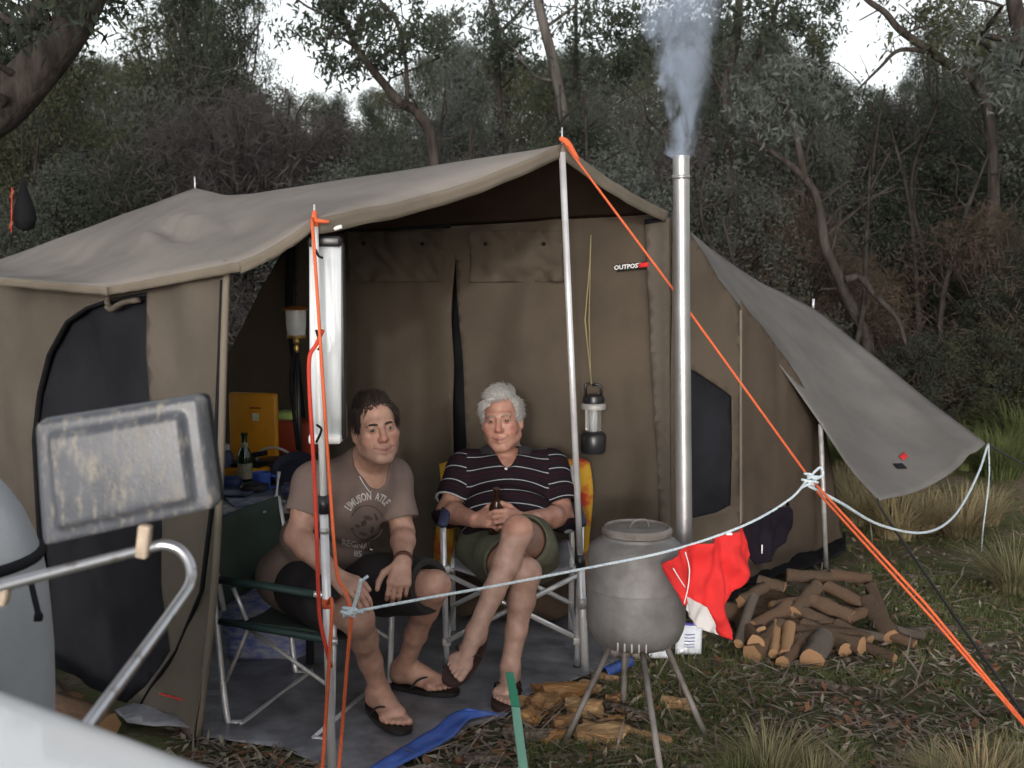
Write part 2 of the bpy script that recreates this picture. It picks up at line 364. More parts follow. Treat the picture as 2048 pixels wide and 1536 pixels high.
q = MB(); q.tube([LWall.pt(*LWall.px(*p), .012) for p in [(452, 560), (447, 700), (440, 860), (432, 1000), (410, 1180), (360, 1300), (310, 1370), (270, 1440)]], .010, 6, flat=.6); q.build('zip', M['black'], TENT)
q = MB(); q.tube(spline([LWall.pt(*LWall.px(460, 520), .01), LWall.pt(*LWall.px(456, 700), .015), LWall.pt(*LWall.px(446, 950), .01), LWall.pt(*LWall.px(432, 1200), .01), LWall.pt(*LWall.px(402, 1470), .01)], 6), .012, 6); q.build('wall_edge', M['canvas_seam'], TENT)
q = MB(); q.box(P(442, 675, 3.5), (.02, .01, .045), bevel=.004); q.build('buckle', M['blackplastic'], TENT)
q = MB(); q.tube(spline([LWall.pt(*LWall.px(*p), .03) for p in [(238, 585), (231, 602), (240, 618), (262, 606), (290, 600)]], 5), [.012] * 8 + [.02] * 13, 6, flat=.5); q.build('rolled_tie', M['canvas_side_shaded'], TENT)
q = MB()
for x in np.linspace(332, 398, 12): q.box(LWall.pt(*LWall.px(x, 1386 + (x - 332) * .28 + (3 if int(x) % 2 else -2)), .02), (.008, .004, .005))
q.build('stitching', M['red'], TENT, smooth=False)
BL0 = Vector((Lw.x + .02, Lw.y - .01, 0)); BL1 = G(300, 1180); BLW = Wall(BL0, Vector((-2.6, 5.9, 0)))
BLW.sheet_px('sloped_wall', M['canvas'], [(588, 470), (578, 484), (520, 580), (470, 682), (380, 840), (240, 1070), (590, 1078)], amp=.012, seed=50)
q = MB(); q.tube(spline([P(584, 470, 5.55), P(578, 600, 5.5), P(590, 720, 5.45), P(604, 850, 5.4), P(612, 1010, 5.35)], 5), .022, 8); q.build('corner_sleeve', M['black'], TENT)
q = MB(); q.tube([P(590, 462, 5.5), P(700, 458, 5.45), P(900, 452, 5.3)], .012, 6); q.build('ceiling_seam', M['black'], TENT)
# poles
def finial(p, parent, h=.05): 
    q = MB(); q.tube([p - Vector((0, 0, .02)), p + Vector((0, 0, h))], [.004, .003], 6); q.build('pole_spike', M['alu'], parent)
cpb = G(1171, 1352); ct = C_ - Vector((0, 0, .03))
cpole = MB(); mid = ct.lerp(cpb, .77); cpole.tube([ct, mid], .0125, 12); cpole.build('awning_pole', M['alu'], TENT)
q = MB(); q.tube([mid, cpb], .0155, 12); q.build('pole_sleeve', M['alu'], TENT)
for t in (.755, .77): pass
q = MB(); dpl = (cpb - ct).normalized(); q.tube([mid - dpl * .02, mid + dpl * .035], .02, 12); q.build('pole_clamp', M['blackplastic'], TENT)
q = MB(); m2 = ct.lerp(cpb, .855); q.tube([m2 - dpl * .02, m2 + dpl * .02], .021, 12); q.build('pole_clamp', M['alu_dull'], TENT)
finial(C_, TENT, .06); finial(F_, TENT, .05); finial(L_, TENT, .04)
lb = V(P(667, 1536, 3.25).x + .002, 3.22, -.02); lt = L_ - Vector((0, 0, .012)); dl = (lb - lt).normalized()
lp = LP = lambda t: lt.lerp(lb, t)
tmid = .485
q = MB(); q.tube([lp(0), lp(tmid)], .0105, 12); q.build('awning_pole', M['white'], TENT)
q = MB(); q.tube([lp(tmid), lp(1)], .0135, 12); q.build('pole_sleeve', M['alu'], TENT)
q = MB(); q.tube([lp(tmid - .012), lp(tmid + .02)], .0165, 12); q.build('pole_clamp', M['blackplastic'], TENT)
q = MB(); q.tube([lp(tmid + .045), lp(tmid + .055)], .0145, 12); q.build('pole_clamp', M['alu_dull'], TENT)
pb = G(1653, 1137); pe = P(1641, 848, 5.66)
q = MB(); q.tube([pe, pb - V(0, 0, .02)], .0125, 10); q.build('fly_pole', M['alu_dull'], TENT)
# grey fly sheet over the right-hand side, pulled out on its own guy ropes
FLY = thing('fly_sheet', 'grey fly sheet stretched to a point beyond the flue on guy ropes', 'tent fly', (1.8, 5.8, 0))
fa = [P(1378, 470, 5.4), P(1470, 605, 5.5), P(1560, 732, 5.58), P(1641, 848, 5.64), P(1700, 935, 5.45), P(1757, 1001, 5.25)]
fb = [P(1378, 466, 6.6), P(1500, 552, 7.1), P(1626, 617, 7.5), P(1740, 706, 7.1), P(1850, 795, 6.6), P(1972, 886, 6.1)]
fas, fbs = spline(fa, 8), spline(fb, 8)
def flyf(u, v):
    i = u * (len(fas) - 1); k = min(int(i), len(fas) - 2); t = i - k
    a = fas[k].lerp(fas[k + 1], t); b = fbs[k].lerp(fbs[k + 1], t); p = a.lerp(b, v)
    p.z -= .05 * math.sin(math.pi * v) * (.4 + u) ; p.z += .008 * pnoise(Vector((p.x * 5, p.y * 2, 3))) + .02 * math.exp(-((v - .82) / .05) ** 2)
    return p
q = MB(); q.grid(flyf, 44, 30); fo = q.build('fly_panel', M['fly'], FLY, solid=.004)
q = MB(); q.grid(lambda u, v: flyf(.87 + u * .025 + v * .015, .34 + u * .0 + v * .07) + V(0, -.01, .006), 3, 4); q.build('fly_emblem', M['black'], FLY, solid=.002)
q = MB(); q.grid(lambda u, v: flyf(.858 + u * .02, .44 + v * .06) + V(0, -.01, .006), 3, 4); q.build('fly_emblem', M['red'], FLY, solid=.002)
q = MB(); q.tube([P(1626, 622, 7.5), P(1627, 598, 7.5)], .008, 6); q.build('pole_spike', M['alu'], FLY)
# black ground skirt of the tent
def rumple(outer, d, z0, amp, f, seed, edge=None):
    v, fc = cdt(outer, (), d); pts = []
    for p in v:
        z = z0 + amp * (pnoise(Vector((p.x * f, p.y * f, seed))) + .5 * pnoise(Vector((p.x * f * 2.3, p.y * f * 2.3, seed + 3))) + 1.0)
        pts.append((p.x, p.y, max(z0 * .5, z) + (edge(p.x, p.y) if edge else 0)))
    return pts, fc
sk = [G(1448, 1240), G(1490, 1186), G(1600, 1160), G(1692, 1118), G(1690, 1078), G(1600, 1090), G(1500, 1130), G(1440, 1165), G(1380, 1200), G(1380, 1240)]
pts, fc = rumple([(p.x, p.y) for p in sk], .05, .012, .03, 6, 3); q = MB(); q.add(pts, fc); q.build('ground_skirt', M['black'], TENT, solid=.004)
sk = [G(395, 1490), G(255, 1470), G(230, 1440), G(330, 1400), G(402, 1440)]
M['tarp_grey'] = mat('tarp_grey', (.20, .20, .22), .36, var=.45, scale=5, detail=8, bump=.6, bscale=14, spec=.5)
M['tarp_blue'] = mat('tarp_blue', (.035, .085, .33), .45, var=.25, scale=9, bump=.3, bscale=30)
pts, fc = rumple([(p.x, p.y) for p in sk], .05, .012, .03, 6, 8); q = MB(); q.add(pts, fc); q.build('ground_skirt', M['tarp_grey'], TENT, solid=.004)
# ground sheet
gs = [G(402, 1478), G(470, 1490), G(560, 1500), G(640, 1535), V(-.45, 3.1, 0), V(-.12, 3.05, 0), G(800, 1534), G(880, 1498), G(950, 1455), G(1010, 1440), G(1060, 1395), G(1130, 1372), G(1190, 1350), G(1245, 1322), G(1240, 1295), V(.6, 4.9, 0), V(-1.1, 5.55, 0), V(-1.75, 5.0, 0), V(-1.6, 4.2, 0)]
pts, fc = rumple([(p.x, p.y) for p in gs], .055, .006, .006, 5, 5)
SHEET = thing('ground_sheet', 'grey plastic ground sheet with blue underside spread under the awning', 'tarp', (-.3, 4, 0))
q = MB(); q.add(pts, fc); q.build('sheet', M['tarp_grey'], SHEET, solid=.003)
ed = [(790, 1545), (850, 1516), (905, 1484), (945, 1446), (1012, 1438)]; ed2 = [(730, 1560), (795, 1518), (858, 1480), (912, 1440), (940, 1434)]
es = spline([G(*p, .012) for p in ed], 6); et = spline([G(*p, .02) for p in ed2], 6)
q = MB(); q.grid(lambda u, v: es[round(u * (len(es) - 1))].lerp(et[round(u * (len(es) - 1))], v) + V(0, 0, .016 + .014 * v + .006 * pnoise(Vector((u * 8, v * 3, 2)))), len(es) - 1, 8)
q.build('folded_edge', M['tarp_blue'], SHEET, solid=.003)
es2 = spline([G(1200, 1345, .02), G(1225, 1335, .02), G(1252, 1322, .02)], 6)
q = MB(); q.grid(lambda u, v: es2[round(u * (len(es2) - 1))] + V(.03 * v, -.05 * v, .03 * math.sin(v * 3)), len(es2) - 1, 4); q.build('folded_edge', M['tarp_blue'], SHEET, solid=.003)
# ------------------------------------------------------------------ camp objects
M['steel'] = mat('steel', (.125, .115, .11), .62, .3, c2=(.265, .26, .262), scale=4.5, detail=9, bump=.35, bscale=22)
M['steel_burnt'] = mat('steel_burnt', (.10, .085, .075), .7, .3, c2=(.22, .20, .19), scale=8, bump=.2, bscale=40)
M['flue'] = mat('flue', (.42, .42, .43), .38, .75, var=.15, scale=4, bump=.05)
M['green_cloth'] = mat('green_cloth', (.040, .062, .050), .9, var=.15, bump=.3, bscale=300)
M['green_pad'] = mat('green_pad', (.022, .052, .048), .6, var=.15)
M['grey_cloth'] = mat('grey_cloth', (.18, .18, .20), .9, var=.15, bump=.3, bscale=250)
M['navy'] = mat('navy', (.02, .025, .06), .6)
M['bark'] = mat('bark', (.05, .036, .028), .95, c2=(.17, .14, .115), scale=9, stretch=(6, 6, 1), bump=1, bscale=25, spec=.1)
M['bark_red'] = mat('bark_red', (.07, .035, .022), .95, c2=(.16, .095, .06), scale=9, stretch=(6, 6, 1), bump=1, bscale=25, spec=.1)
M['wood_cut'] = mat('wood_cut', (.27, .145, .075), .85, c2=(.42, .26, .145), scale=14, bump=.4, bscale=60, spec=.1)
M['wood_split'] = mat('wood_split', (.34, .18, .085), .85, c2=(.50, .33, .19), scale=10, stretch=(8, 8, 1), bump=.6, bscale=30, spec=.1)
M['glass'] = mat('glass', (.9, .92, .92), .08, var=.02, trans=.9)
M['yellow'] = mat('yellow', (.62, .27, .012), .5, var=.1)
M['redbox'] = mat('redbox', (.24, .035, .012), .55, var=.1)
M['blue'] = mat('blue', (.04, .10, .42), .5, var=.1)
M['bottle_green'] = mat('bottle_green', (.008, .03, .012), .12, var=.1, spec=.8)
M['bottle_brown'] = mat('bottle_brown', (.022, .008, .004), .10, var=.1, spec=.8)
M['brass'] = mat('brass', (.55, .36, .12), .35, .9)
M['paper'] = mat('paper', (.62, .62, .60), .6, c2=(.12, .16, .30), scale=26, var=.3)
M['dark_stuff'] = mat('dark_stuff', (.02, .022, .03), .4)
M['lime'] = mat('lime', (.26, .36, .10), .7)

# stove: drum on splayed legs with a tall flue
sx, sy = P(1272, 1200, 3.70).x, 3.70
STOVE = thing('camp_stove', 'grey steel drum stove on splayed legs with a tall smoking flue', 'stove', (sx, sy, 0))
zb = lambda y: P(1272, y, sy).z
z0, z1 = zb(1277), zb(1078); zs = lambda t: z0 + (z1 - z0) * t
k = .171
q = MB(); q.lathe([(.09, zs(-.045)), (.125, zs(-.03)), (.152, zs(.03)), (k - .006, zs(.12)), (k, zs(.2)), (k, zs(.55))], (sx, sy, 0), 40, close=True); q.build('drum_base', M['steel'], STOVE, auto=50)
q = MB(); q.lathe([(k + .003, zs(.54)), (k + .004, zs(.56)), (k + .001, zs(.575)), (k, zs(.85)), (k - .012, zs(.94)), (k - .04, zs(1.0)), (.118, zs(1.02)), (.118, zs(1.05))], (sx, sy, 0), 40); q.build('drum_top', M['steel'], STOVE, auto=50)
q = MB(); q.lathe([(.108, zs(1.04)), (.120, zs(1.06)), (.122, zs(1.10)), (.112, zs(1.13)), (.106, zs(1.11)), (.07, zs(1.12)), (.02, zs(1.125))], (sx, sy, 0), 36); q.build('lid', M['steel_burnt'], STOVE, auto=50)
q = MB(); q.tube(spline([V(sx - .03, sy - .02, zs(1.12)), V(sx - .01, sy - .03, zs(1.20)), V(sx + .03, sy - .02, zs(1.20)), V(sx + .04, sy - .01, zs(1.12))], 4), .004, 6); q.build('lid_handle', M['steel_burnt'], STOVE)
for i, a in enumerate(np.linspace(-118, -84, 5)):
    t = R(a); c = V(sx + math.cos(t) * .160, sy + math.sin(t) * .160, zs(.055)); q = MB(); q.box(c, (.006, .008, .03), Matrix.Rotation(t + math.pi / 2, 3, 'Z'), .002); q.build('vent_slot', M['alu_dull'], STOVE)
for tp, bt in (((1205, 1278), (1122, 1492)), ((1292, 1290), (1327, 1572)), ((1338, 1262), (1420, 1482)), ((1258, 1272), (1247, 1414))):
    b = G(*bt); d = V(b.x - sx, b.y - sy, 0).normalized(); a = V(sx, sy, zs(.02)) + d * .115
    q = MB(); q.tube([a, b - V(0, 0, .015)], .0105, 8); q.build('leg', M['steel_burnt'], STOVE)
fx = P(1371, 900, 3.86).x; ftop = P(1362, 312, 3.86)
q = MB(); q.tube([V(fx + .003, 3.86, zs(.55)), ftop.lerp(V(fx, 3.86, zs(.6)), .35), ftop], .0295, 20); q.build('flue', M['flue'], STOVE, auto=50)
q = MB(); q.tube(spline([V(sx + .1, sy + .06, zs(.6)), V(sx + .15, sy + .12, zs(.58)), V(fx, 3.86, zs(.62))], 4), .032, 12); q.build('flue_elbow', M['steel_burnt'], STOVE)
q = MB(); q.tube([ftop.lerp(V(fx, 3.86, zs(.6)), .045), ftop.lerp(V(fx, 3.86, zs(.6)), .055)], .031, 20); q.build('flue_joint', M['flue'], STOVE)
# smoke from the flue
def smoke():
    mb = MB(); path = [ftop + V(0, 0, -.01), ftop + V(.002, 0, .08), ftop + V(.0, .02, .2), ftop + V(.01, .03, .33), ftop + V(.015, .05, .47), ftop + V(.03, .06, .62), ftop + V(.03, .08, .8)]
    mb.tube(spline(path, 4), [.029] + list(np.linspace(.075, .24, 24)), 16); o = mb.build('smoke', None, None)
    m = bpy.data.materials.new('smoke'); m.use_nodes = True; nt = m.node_tree; nt.nodes.clear(); L = nt.links.new
    out = nt.nodes.new('ShaderNodeOutputMaterial'); pv = nt.nodes.new('ShaderNodeVolumePrincipled'); L(pv.outputs[0], out.inputs['Volume'])
    pv.inputs['Color'].default_value = (.76, .85, 1.0, 1); pv.inputs['Anisotropy'].default_value = .2
    tc = nt.nodes.new('ShaderNodeTexCoord'); mp = nt.nodes.new('ShaderNodeMapping'); mp.inputs['Scale'].default_value = (1, 1, .55); L(tc.outputs['Object'], mp.inputs[0])
    nz = nt.nodes.new('ShaderNodeTexNoise'); nz.inputs['Scale'].default_value = 11; nz.inputs['Detail'].default_value = 5; nz.inputs['Roughness'].default_value = .55; nz.inputs['Distortion'].default_value = 1.4; L(mp.outputs[0], nz.inputs['Vector'])
    # radial fall-off about the axis of the plume (object space)
    sep = nt.nodes.new('ShaderNodeSeparateXYZ'); L(tc.outputs['Object'], sep.inputs[0])
    def math_(op, a, b=None):
        n = nt.nodes.new('ShaderNodeMath'); n.operation = op
        for i, v in enumerate((a, b)):
            if v is None: continue
            if isinstance(v, (int, float)): n.inputs[i].default_value = v
            else: L(v, n.inputs[i])
        return n.outputs[0]
    og = ROOT[o]; ax = ftop - og
    z = math_('SUBTRACT', sep.outputs['Z'], ax.z); cx = math_('MULTIPLY_ADD', z, .04); 
    cx.node.inputs[2].default_value = ax.x
    cy = math_('MULTIPLY_ADD', z, .10); cy.node.inputs[2].default_value = ax.y
    wob = math_('MULTIPLY', math_('SUBTRACT', nz.outputs[0], .5), math_('ADD', .16, math_('MULTIPLY', z, .35)))
    dx = math_('ADD', math_('SUBTRACT', sep.outputs['X'], cx), wob); dy = math_('SUBTRACT', sep.outputs['Y'], cy)
    r = math_('SQRT', math_('ADD', math_('MULTIPLY', dx, dx), math_('MULTIPLY', dy, dy)))
    rad = math_('MULTIPLY_ADD', z, .17); rad.node.inputs[2].default_value = .046
    f = math_('MAXIMUM', math_('SUBTRACT', 1, math_('DIVIDE', r, rad)), 0)
    n3 = math_('MAXIMUM', math_('MULTIPLY', math_('SUBTRACT', nz.outputs[0], .40), 6.5), 0)
    thin = math_('DIVIDE', 1, math_('ADD', .55, math_('MULTIPLY', z, 2.6)))
    d = math_('MULTIPLY', math_('MULTIPLY', math_('POWER', f, .8), n3), math_('MULTIPLY', thin, 30.0)); L(d, pv.inputs['Density'])
    o.data.materials.clear(); o.data.materials.append(m); tag(o, 'thin blue smoke rising from the top of the flue', 'smoke', kind='stuff')
smoke()

# ------------------------------------------------------------------ ropes
def rope(name, label, pts, r, m, n=6, smooth=6, group=None):
    q = MB(); q.tube(spline(pts, smooth) if len(pts) > 2 else pts, r, n); o = q.build(name, m); tag(o, label, 'rope', group); return o
knotp = P(1618, 955, 3.86); anc = G(2088, 1492)
GR = thing('guy_rope', 'orange guy rope from the awning peak pole past the flue to the ground', 'rope', anc)
q = MB(); q.tube([C_ + V(0, -.01, .012), P(1348, 581, 4.05), knotp], .0048, 6); q.build('rope_run', M['rope_orange'], GR)
q = MB(); q.tube([knotp + V(.01, 0, -.01), knotp.lerp(anc, .5) + V(.01, 0, .012), anc], .0052, 6); q.tube([knotp + V(.03, 0, -.05), knotp.lerp(anc, .55) + V(-.0, 0, -.0), anc + V(-.006, 0, 0)], .0050, 6); q.build('doubled_rope', M['rope_orange'], GR)
q = MB(); q.tube(spline([C_ + V(-.01, -.015, .02), C_ + V(.02, -.02, 0), C_ + V(.06, -.02, -.06)], 4), [.006, .010, .011, .012, .012, .011, .009, .008, .006], 8); q.build('knot', M['rope_orange'], GR)
q = MB(); q.box(anc + V(0, 0, .02), (.015, .015, .09), Matrix.Rotation(R(25), 3, 'Y'), .003); q.build('peg', M['alu_dull'], GR)
LR = thing('guy_rope', 'slack orange guy ropes, one strand reddened for shade, hanging down the white front pole', 'rope', lb)
tp = L_
kn = P(704, 1224, 3.0)
q = MB(); q.tube(spline([tp + V(-.005, -.02, .0), P(630, 520, 3.17), P(648, 800, 3.12), P(662, 1000, 3.08), P(674, 1145, 3.04), P(690, 1180, 3.02), kn], 5), .0050, 6); q.build('rope_run', M['rope_orange'], LR)
q = MB(); q.tube(spline([kn, P(694, 1330, 3.03), P(678, 1536, 3.08), V(P(668, 1600, 3.1).x, 3.1, 0)], 5), .0058, 6); q.build('rope_run', M['rope_orange'], LR)
q = MB(); q.tube(spline([P(646, 660, 3.16), P(632, 690, 3.14), P(619, 715, 3.13), P(619, 780, 3.13), P(626, 900, 3.12), P(633, 1060, 3.12), P(637, 1190, 3.12), P(642, 1250, 3.12), P(662, 1335, 3.12)], 5), .0060, 6); q.build('rope_run', M['rope_red'], LR)  # orange strand lying in shadow, the shade put into its red colour
q = MB(); q.tube(spline([lp(.66) + V(.005, -.02, 0), P(664, 1210, 3.13), P(655, 1380, 3.10), P(645, 1536, 3.1), V(P(640, 1620, 3.1).x, 3.1, 0)], 5), .0055, 6); q.build('rope_run', M['rope_orange'], LR)
q = MB(); q.tube([lp(.655), lp(.672)], .0155, 10); q.build('rope_wrap', M['rope_orange'], LR)
q = MB(); q.tube([tp + V(0, 0, -.025), tp + V(0, 0, .022)], [.014, .006], 8); q.tube([tp + V(-.005, -.012, -.008), tp + V(.045, -.014, -.012)], [.008, .005], 6); q.build('knot', M['rope_orange'], LR)
for (a, b, c) in (((632, 500), (637, 512), (646, 516)), ((632, 660), (640, 690), (636, 700)), ((634, 850), (643, 860), (632, 885))):
    q = MB(); q.tube(spline([P(*a, 3.19), P(*b, 3.17), P(*c, 3.17)], 3), .004, 5); q.build('cord_hook', M['black'], LR)
# clothes line
CL = thing('clothes_line', 'pale blue clothes line tied between the front pole and the orange guy rope', 'rope', kn)
clp = [kn, P(860, 1195, 3.10), P(1000, 1170, 3.2), P(1180, 1135, 3.34), P(1345, 1100, 3.47), P(1490, 1050, 3.6), P(1580, 998, 3.74), knotp]
cls = spline(clp, 8); q = MB(); q.tube(cls, .0044, 8); q.build('line', M['rope_blue'], CL)
q = MB()
for i in range(5):
    a = kn + V(rng.uniform(-.012, .012), rng.uniform(-.012, .0), rng.uniform(-.012, .012)); q.tube(spline([a + V(-.018, 0, rng.uniform(-.01, .01)), a + V(0, -.012, .004), a + V(.02, 0, rng.uniform(-.01, .012))], 4), .0052, 6)
q.tube(spline([kn, P(716, 1190, 2.98), P(722, 1158, 2.97)], 5), .005, 6); q.tube(spline([kn, P(714, 1190, 2.985), P(722, 1165, 2.98), P(736, 1152, 2.98)], 5), .0042, 6); q.build('knot', M['rope_blue'], CL)
q = MB()
for i in range(6):
    a = knotp + V(rng.uniform(-.015, .03), -.012, rng.uniform(-.03, .02)); q.tube(spline([a + V(-.02, 0, rng.uniform(-.015, .015)), a + V(0, -.014, .006), a + V(.025, 0, rng.uniform(-.02, .02))], 4), .0052, 6)
q.tube(spline([knotp, P(1640, 935, 3.85), P(1645, 950, 3.84), P(1625, 962, 3.85)], 5), .0048, 6); q.build('knot', M['rope_blue'], CL)
rope('loose_rope', 'pale blue rope end drooping from the line knot up to the fly sheet corner', [knotp + V(0, 0, -.03), P(1680, 1005, 4.0), P(1760, 1050, 4.4), P(1850, 1065, 4.8), P(1910, 1030, 5.3), P(1955, 950, 5.8), P(1976, 888, 6.08)], .006, M['rope_blue'])
rope('loose_rope', 'thin pale cord hanging straight down from the fly sheet corner', [P(1977, 888, 6.1), P(1978, 960, 6.12), P(1966, 1060, 6.1), P(1962, 1120, 6.05)], .004, M['rope_blue'])
fg = G(2062, 1450)
rope('guy_rope', 'black guy rope from the low tip of the fly sheet to the ground', [P(1755, 998, 5.25), P(1770, 1030, 5.15), P(1880, 1190, 4.5), fg], .0065, M['rope_black'])
rope('guy_rope', 'thin black guy rope leading away from the outer corner of the fly sheet', [P(1971, 886, 6.1), P(2060, 938, 6.4), P(2160, 1010, 6.6)], .006, M['rope_black'])
# swimming shorts on the line
SH = thing('swim_shorts', 'red white and black board shorts hung over the clothes line', 'shorts', P(1440, 1100, 3.56))
sA, sB = cls[32], cls[48]; SW = Wall(V(sA.x, sA.y, 0), V(sB.x, sB.y, 0))
pk = dict(parent=SH, d=.012, solid=.005)
def sfn(u, z): return .02 + .018 * math.sin(u * 48 + z * 12 + 2 * pnoise(Vector((u * 9, z * 9, 4)))) + .022 * pnoise(Vector((u * 30, z * 14, 1)))
rd = [(1326, 1128), (1336, 1108), (1360, 1094), (1430, 1074), (1488, 1049), (1499, 1110), (1470, 1172), (1437, 1222), (1448, 1272), (1432, 1268), (1408, 1212), (1368, 1190), (1350, 1205), (1345, 1180), (1334, 1155)]
SW.sheet_px('red_panel', M['red'], rd, amp=0, fn=sfn, **pk)
SW.sheet_px('white_panel', mat('shortwhite', (.55, .53, .53), .9, var=.1), [(1369, 1188), (1409, 1210), (1434, 1268), (1400, 1258), (1372, 1230), (1355, 1212)], amp=0, off=-.002, fn=sfn, **pk)
SW.sheet_px('black_panel', mat('shortblack', (.010, .008, .013), .9, var=.2, spec=.1), [(1486, 1052), (1520, 1030), (1578, 999), (1584, 1022), (1568, 1080), (1545, 1112), (1508, 1128), (1497, 1108)], amp=0, off=-.008, fn=sfn, **pk)
q = MB(); q.tube(spline([SW.pt(*SW.px(*p), .046) for p in [(1352, 1098), (1360, 1130), (1358, 1165), (1350, 1200)]], 4), .002, 5); q.build('piping', M['white'], SH)
q = MB(); q.tube(spline([SW.pt(*SW.px(*p), .046) for p in [(1328, 1130), (1340, 1150), (1352, 1168)]], 4), .002, 5); q.build('piping', M['white'], SH)
for (x, y) in ((1503, 1092),):
    q = MB(); q.box(SW.pt(*SW.px(x, y), .05), (.004, .002, .03)); q.build('label_tab', M['white'], SH)
q = MB(); q.box(SW.pt(*SW.px(1446, 1064), .03), (.02, .012, .008), bevel=.002); q.build('peg', M['white'], SH)

# ------------------------------------------------------------------ lamps
FL = thing('fluorescent_lamp', 'long white fluorescent camp lamp hanging behind the front pole', 'lamp', P(650, 885, 3.36))
f0, f1 = P(652, 492, 3.36), P(653, 872, 3.36); W2 = .048
def fl_sec(p0, p1, ins=0):
    mb = MB()
    def f(u, v):
        a = (v - .5) * math.pi; p = p0.lerp(p1, u); return p + V(math.sin(a) * (W2 - ins), -.012 - math.cos(a) * .014, 0)
    mb.grid(f, 2, 16); return mb
M['diffuser'] = mat('diffuser', (.66, .69, .72), .30, var=.12, scale=3, stretch=(30, 1, .3), spec=.5)
fl_sec(f0, f1).build('diffuser', M['diffuser'], FL, solid=.002)
q = MB(); q.box((f0 + f1) / 2 + V(.006, .012, 0), (W2 * 2 + .006, .04, (f0 - f1).length + .02), bevel=.004); q.build('housing', M['blackplastic'], FL)
q = MB(); q.box(f1 + V(0, -.008, -.005), (W2 * 2 + .002, .07, .03), bevel=.008); q.build('end_cap', M['white'], FL)
q = MB(); q.box(f0 + V(0, -.008, .013), (W2 * 2 + .004, .07, .032), bevel=.008); q.build('end_cap', M['blackplastic'], FL)
q = MB(); q.tube(spline([f0 + V(-.045, -.01, .04), f0 + V(-.02, -.02, .055), f0 + V(.02, -.02, .05), f0 + V(.05, -.01, .058)], 4), .007, 6); q.build('hook', M['white'], FL)
HL = thing('hanging_lantern', 'black battery lantern with clear globe hanging from a cord by the door', 'lantern', P(1187, 905, 4.98))
c = P(1187, 838, 4.98); hz = lambda y: P(1187, y, 4.98).z; cc = (c.x, c.y, 0)
q = MB(); q.lathe([(.050, hz(906)), (.058, hz(900)), (.060, hz(872)), (.050, hz(865)), (.034, hz(862))], cc, 24); q.build('base', M['blackplastic'], HL, auto=40)
q = MB(); q.lathe([(.034, hz(863)), (.036, hz(840)), (.037, hz(818))], cc, 24, close=False); q.build('globe', M['glass'], HL)
q = MB(); q.lathe([(.012, hz(863)), (.012, hz(818))], cc, 12); q.build('tube', M['white'], HL)
q = MB(); q.lathe([(.056, hz(818)), (.058, hz(815)), (.058, hz(809)), (.05, hz(806))], cc, 24); q.build('ring', M['alu_dull'], HL, auto=40)
q = MB(); q.lathe([(.048, hz(807)), (.05, hz(800)), (.045, hz(792)), (.02, hz(788))], cc, 24); q.build('cap', M['blackplastic'], HL, auto=40)
q = MB(); q.tube([V(c.x - .036, c.y, hz(795)), V(c.x - .038, c.y, hz(770)), V(c.x - .02, c.y, hz(766))], .007, 6); q.tube([V(c.x + .034, c.y, hz(795)), V(c.x + .034, c.y, hz(774)), V(c.x + .02, c.y, hz(768)), V(c.x - .008, c.y, hz(770))], .007, 6); q.build('handle', M['blackplastic'], HL)
q = MB(); q.tube([V(c.x - .01, c.y, hz(768)), P(1170, 640, 4.99), P(1180, 520, 4.99), P(1182, 470, 5.0)], .003, 5); q.tube([V(c.x - .012, c.y, hz(768)), P(1178, 640, 4.99), P(1181, 520, 4.99)], .002, 5); q.build('cord', mat('cordy', (.30, .25, .13), .8), HL)
GL = thing('gas_lantern', 'gas lantern with glass globe and orange cap on a black stand', 'lantern', P(600, 1000, 4.7))
c = P(592, 640, 4.7); hz = lambda y: P(592, y, 4.7).z; cc = (c.x, c.y, 0)
q = MB(); q.lathe([(.038, hz(672)), (.043, hz(650)), (.044, hz(620))], cc, 20, close=False); q.build('globe', mat('frost', (.75, .77, .78), .25, trans=.45), GL)
q = MB(); q.lathe([(.058, hz(620)), (.06, hz(618)), (.045, hz(614)), (.015, hz(611))], cc, 20); q.build('cap', mat('capo', (.26, .09, .03), .4), GL, auto=40)
q = MB(); q.lathe([(.04, hz(676)), (.042, hz(670))], cc, 20); q.lathe([(.008, hz(705)), (.012, hz(698)), (.007, hz(690)), (.014, hz(684)), (.01, hz(676))], cc, 12); q.build('valve', M['brass'], GL, auto=40)
q = MB(); q.tube([V(c.x, c.y, hz(705)), P(598, 850, 4.7), P(604, 1000, 4.7)], .010, 8); q.build('stand', M['blackplastic'], GL)
q = MB(); q.tube(spline([V(c.x - .01, c.y, hz(700)), P(582, 760, 4.68), P(588, 830, 4.68), P(596, 900, 4.66)], 5), .008, 6); q.build('hose', M['black'], GL)

# ------------------------------------------------------------------ kitchen table and what stands on it
TB = thing('camp_table', 'low kitchen table behind the green chair, covered with camp gear', 'table', (-1.0, 4.6, 0))
TZ = .655
q = MB(); q.box((-1.02, 4.62, TZ - .012), (.66, .92, .024), bevel=.006); q.build('table_top', M['grey_cloth'], TB)
for x, y in ((-.80, 4.22), (-1.29, 4.24), (-.74, 5.0), (-1.27, 5.0)):
    q = MB(); q.tube([V(x, y, TZ - .02), V(x, y, 0.005)], .016, 8); q.build('leg', M['blackplastic'], TB)
def on(px, py): return G(px, py, TZ)
YC = thing('stove_case', 'open orange-yellow plastic case with upright lid on the kitchen table', 'case', on(505, 912))
yb = P(505, 900, 4.85); rt = Matrix.Rotation(R(-14), 3, 'Z')
q = MB(); q.box(P(505, 853, 4.9) + V(0, .03, .0), (.235, .035, .30), rt, .012); q.build('case_lid', M['yellow'], YC)
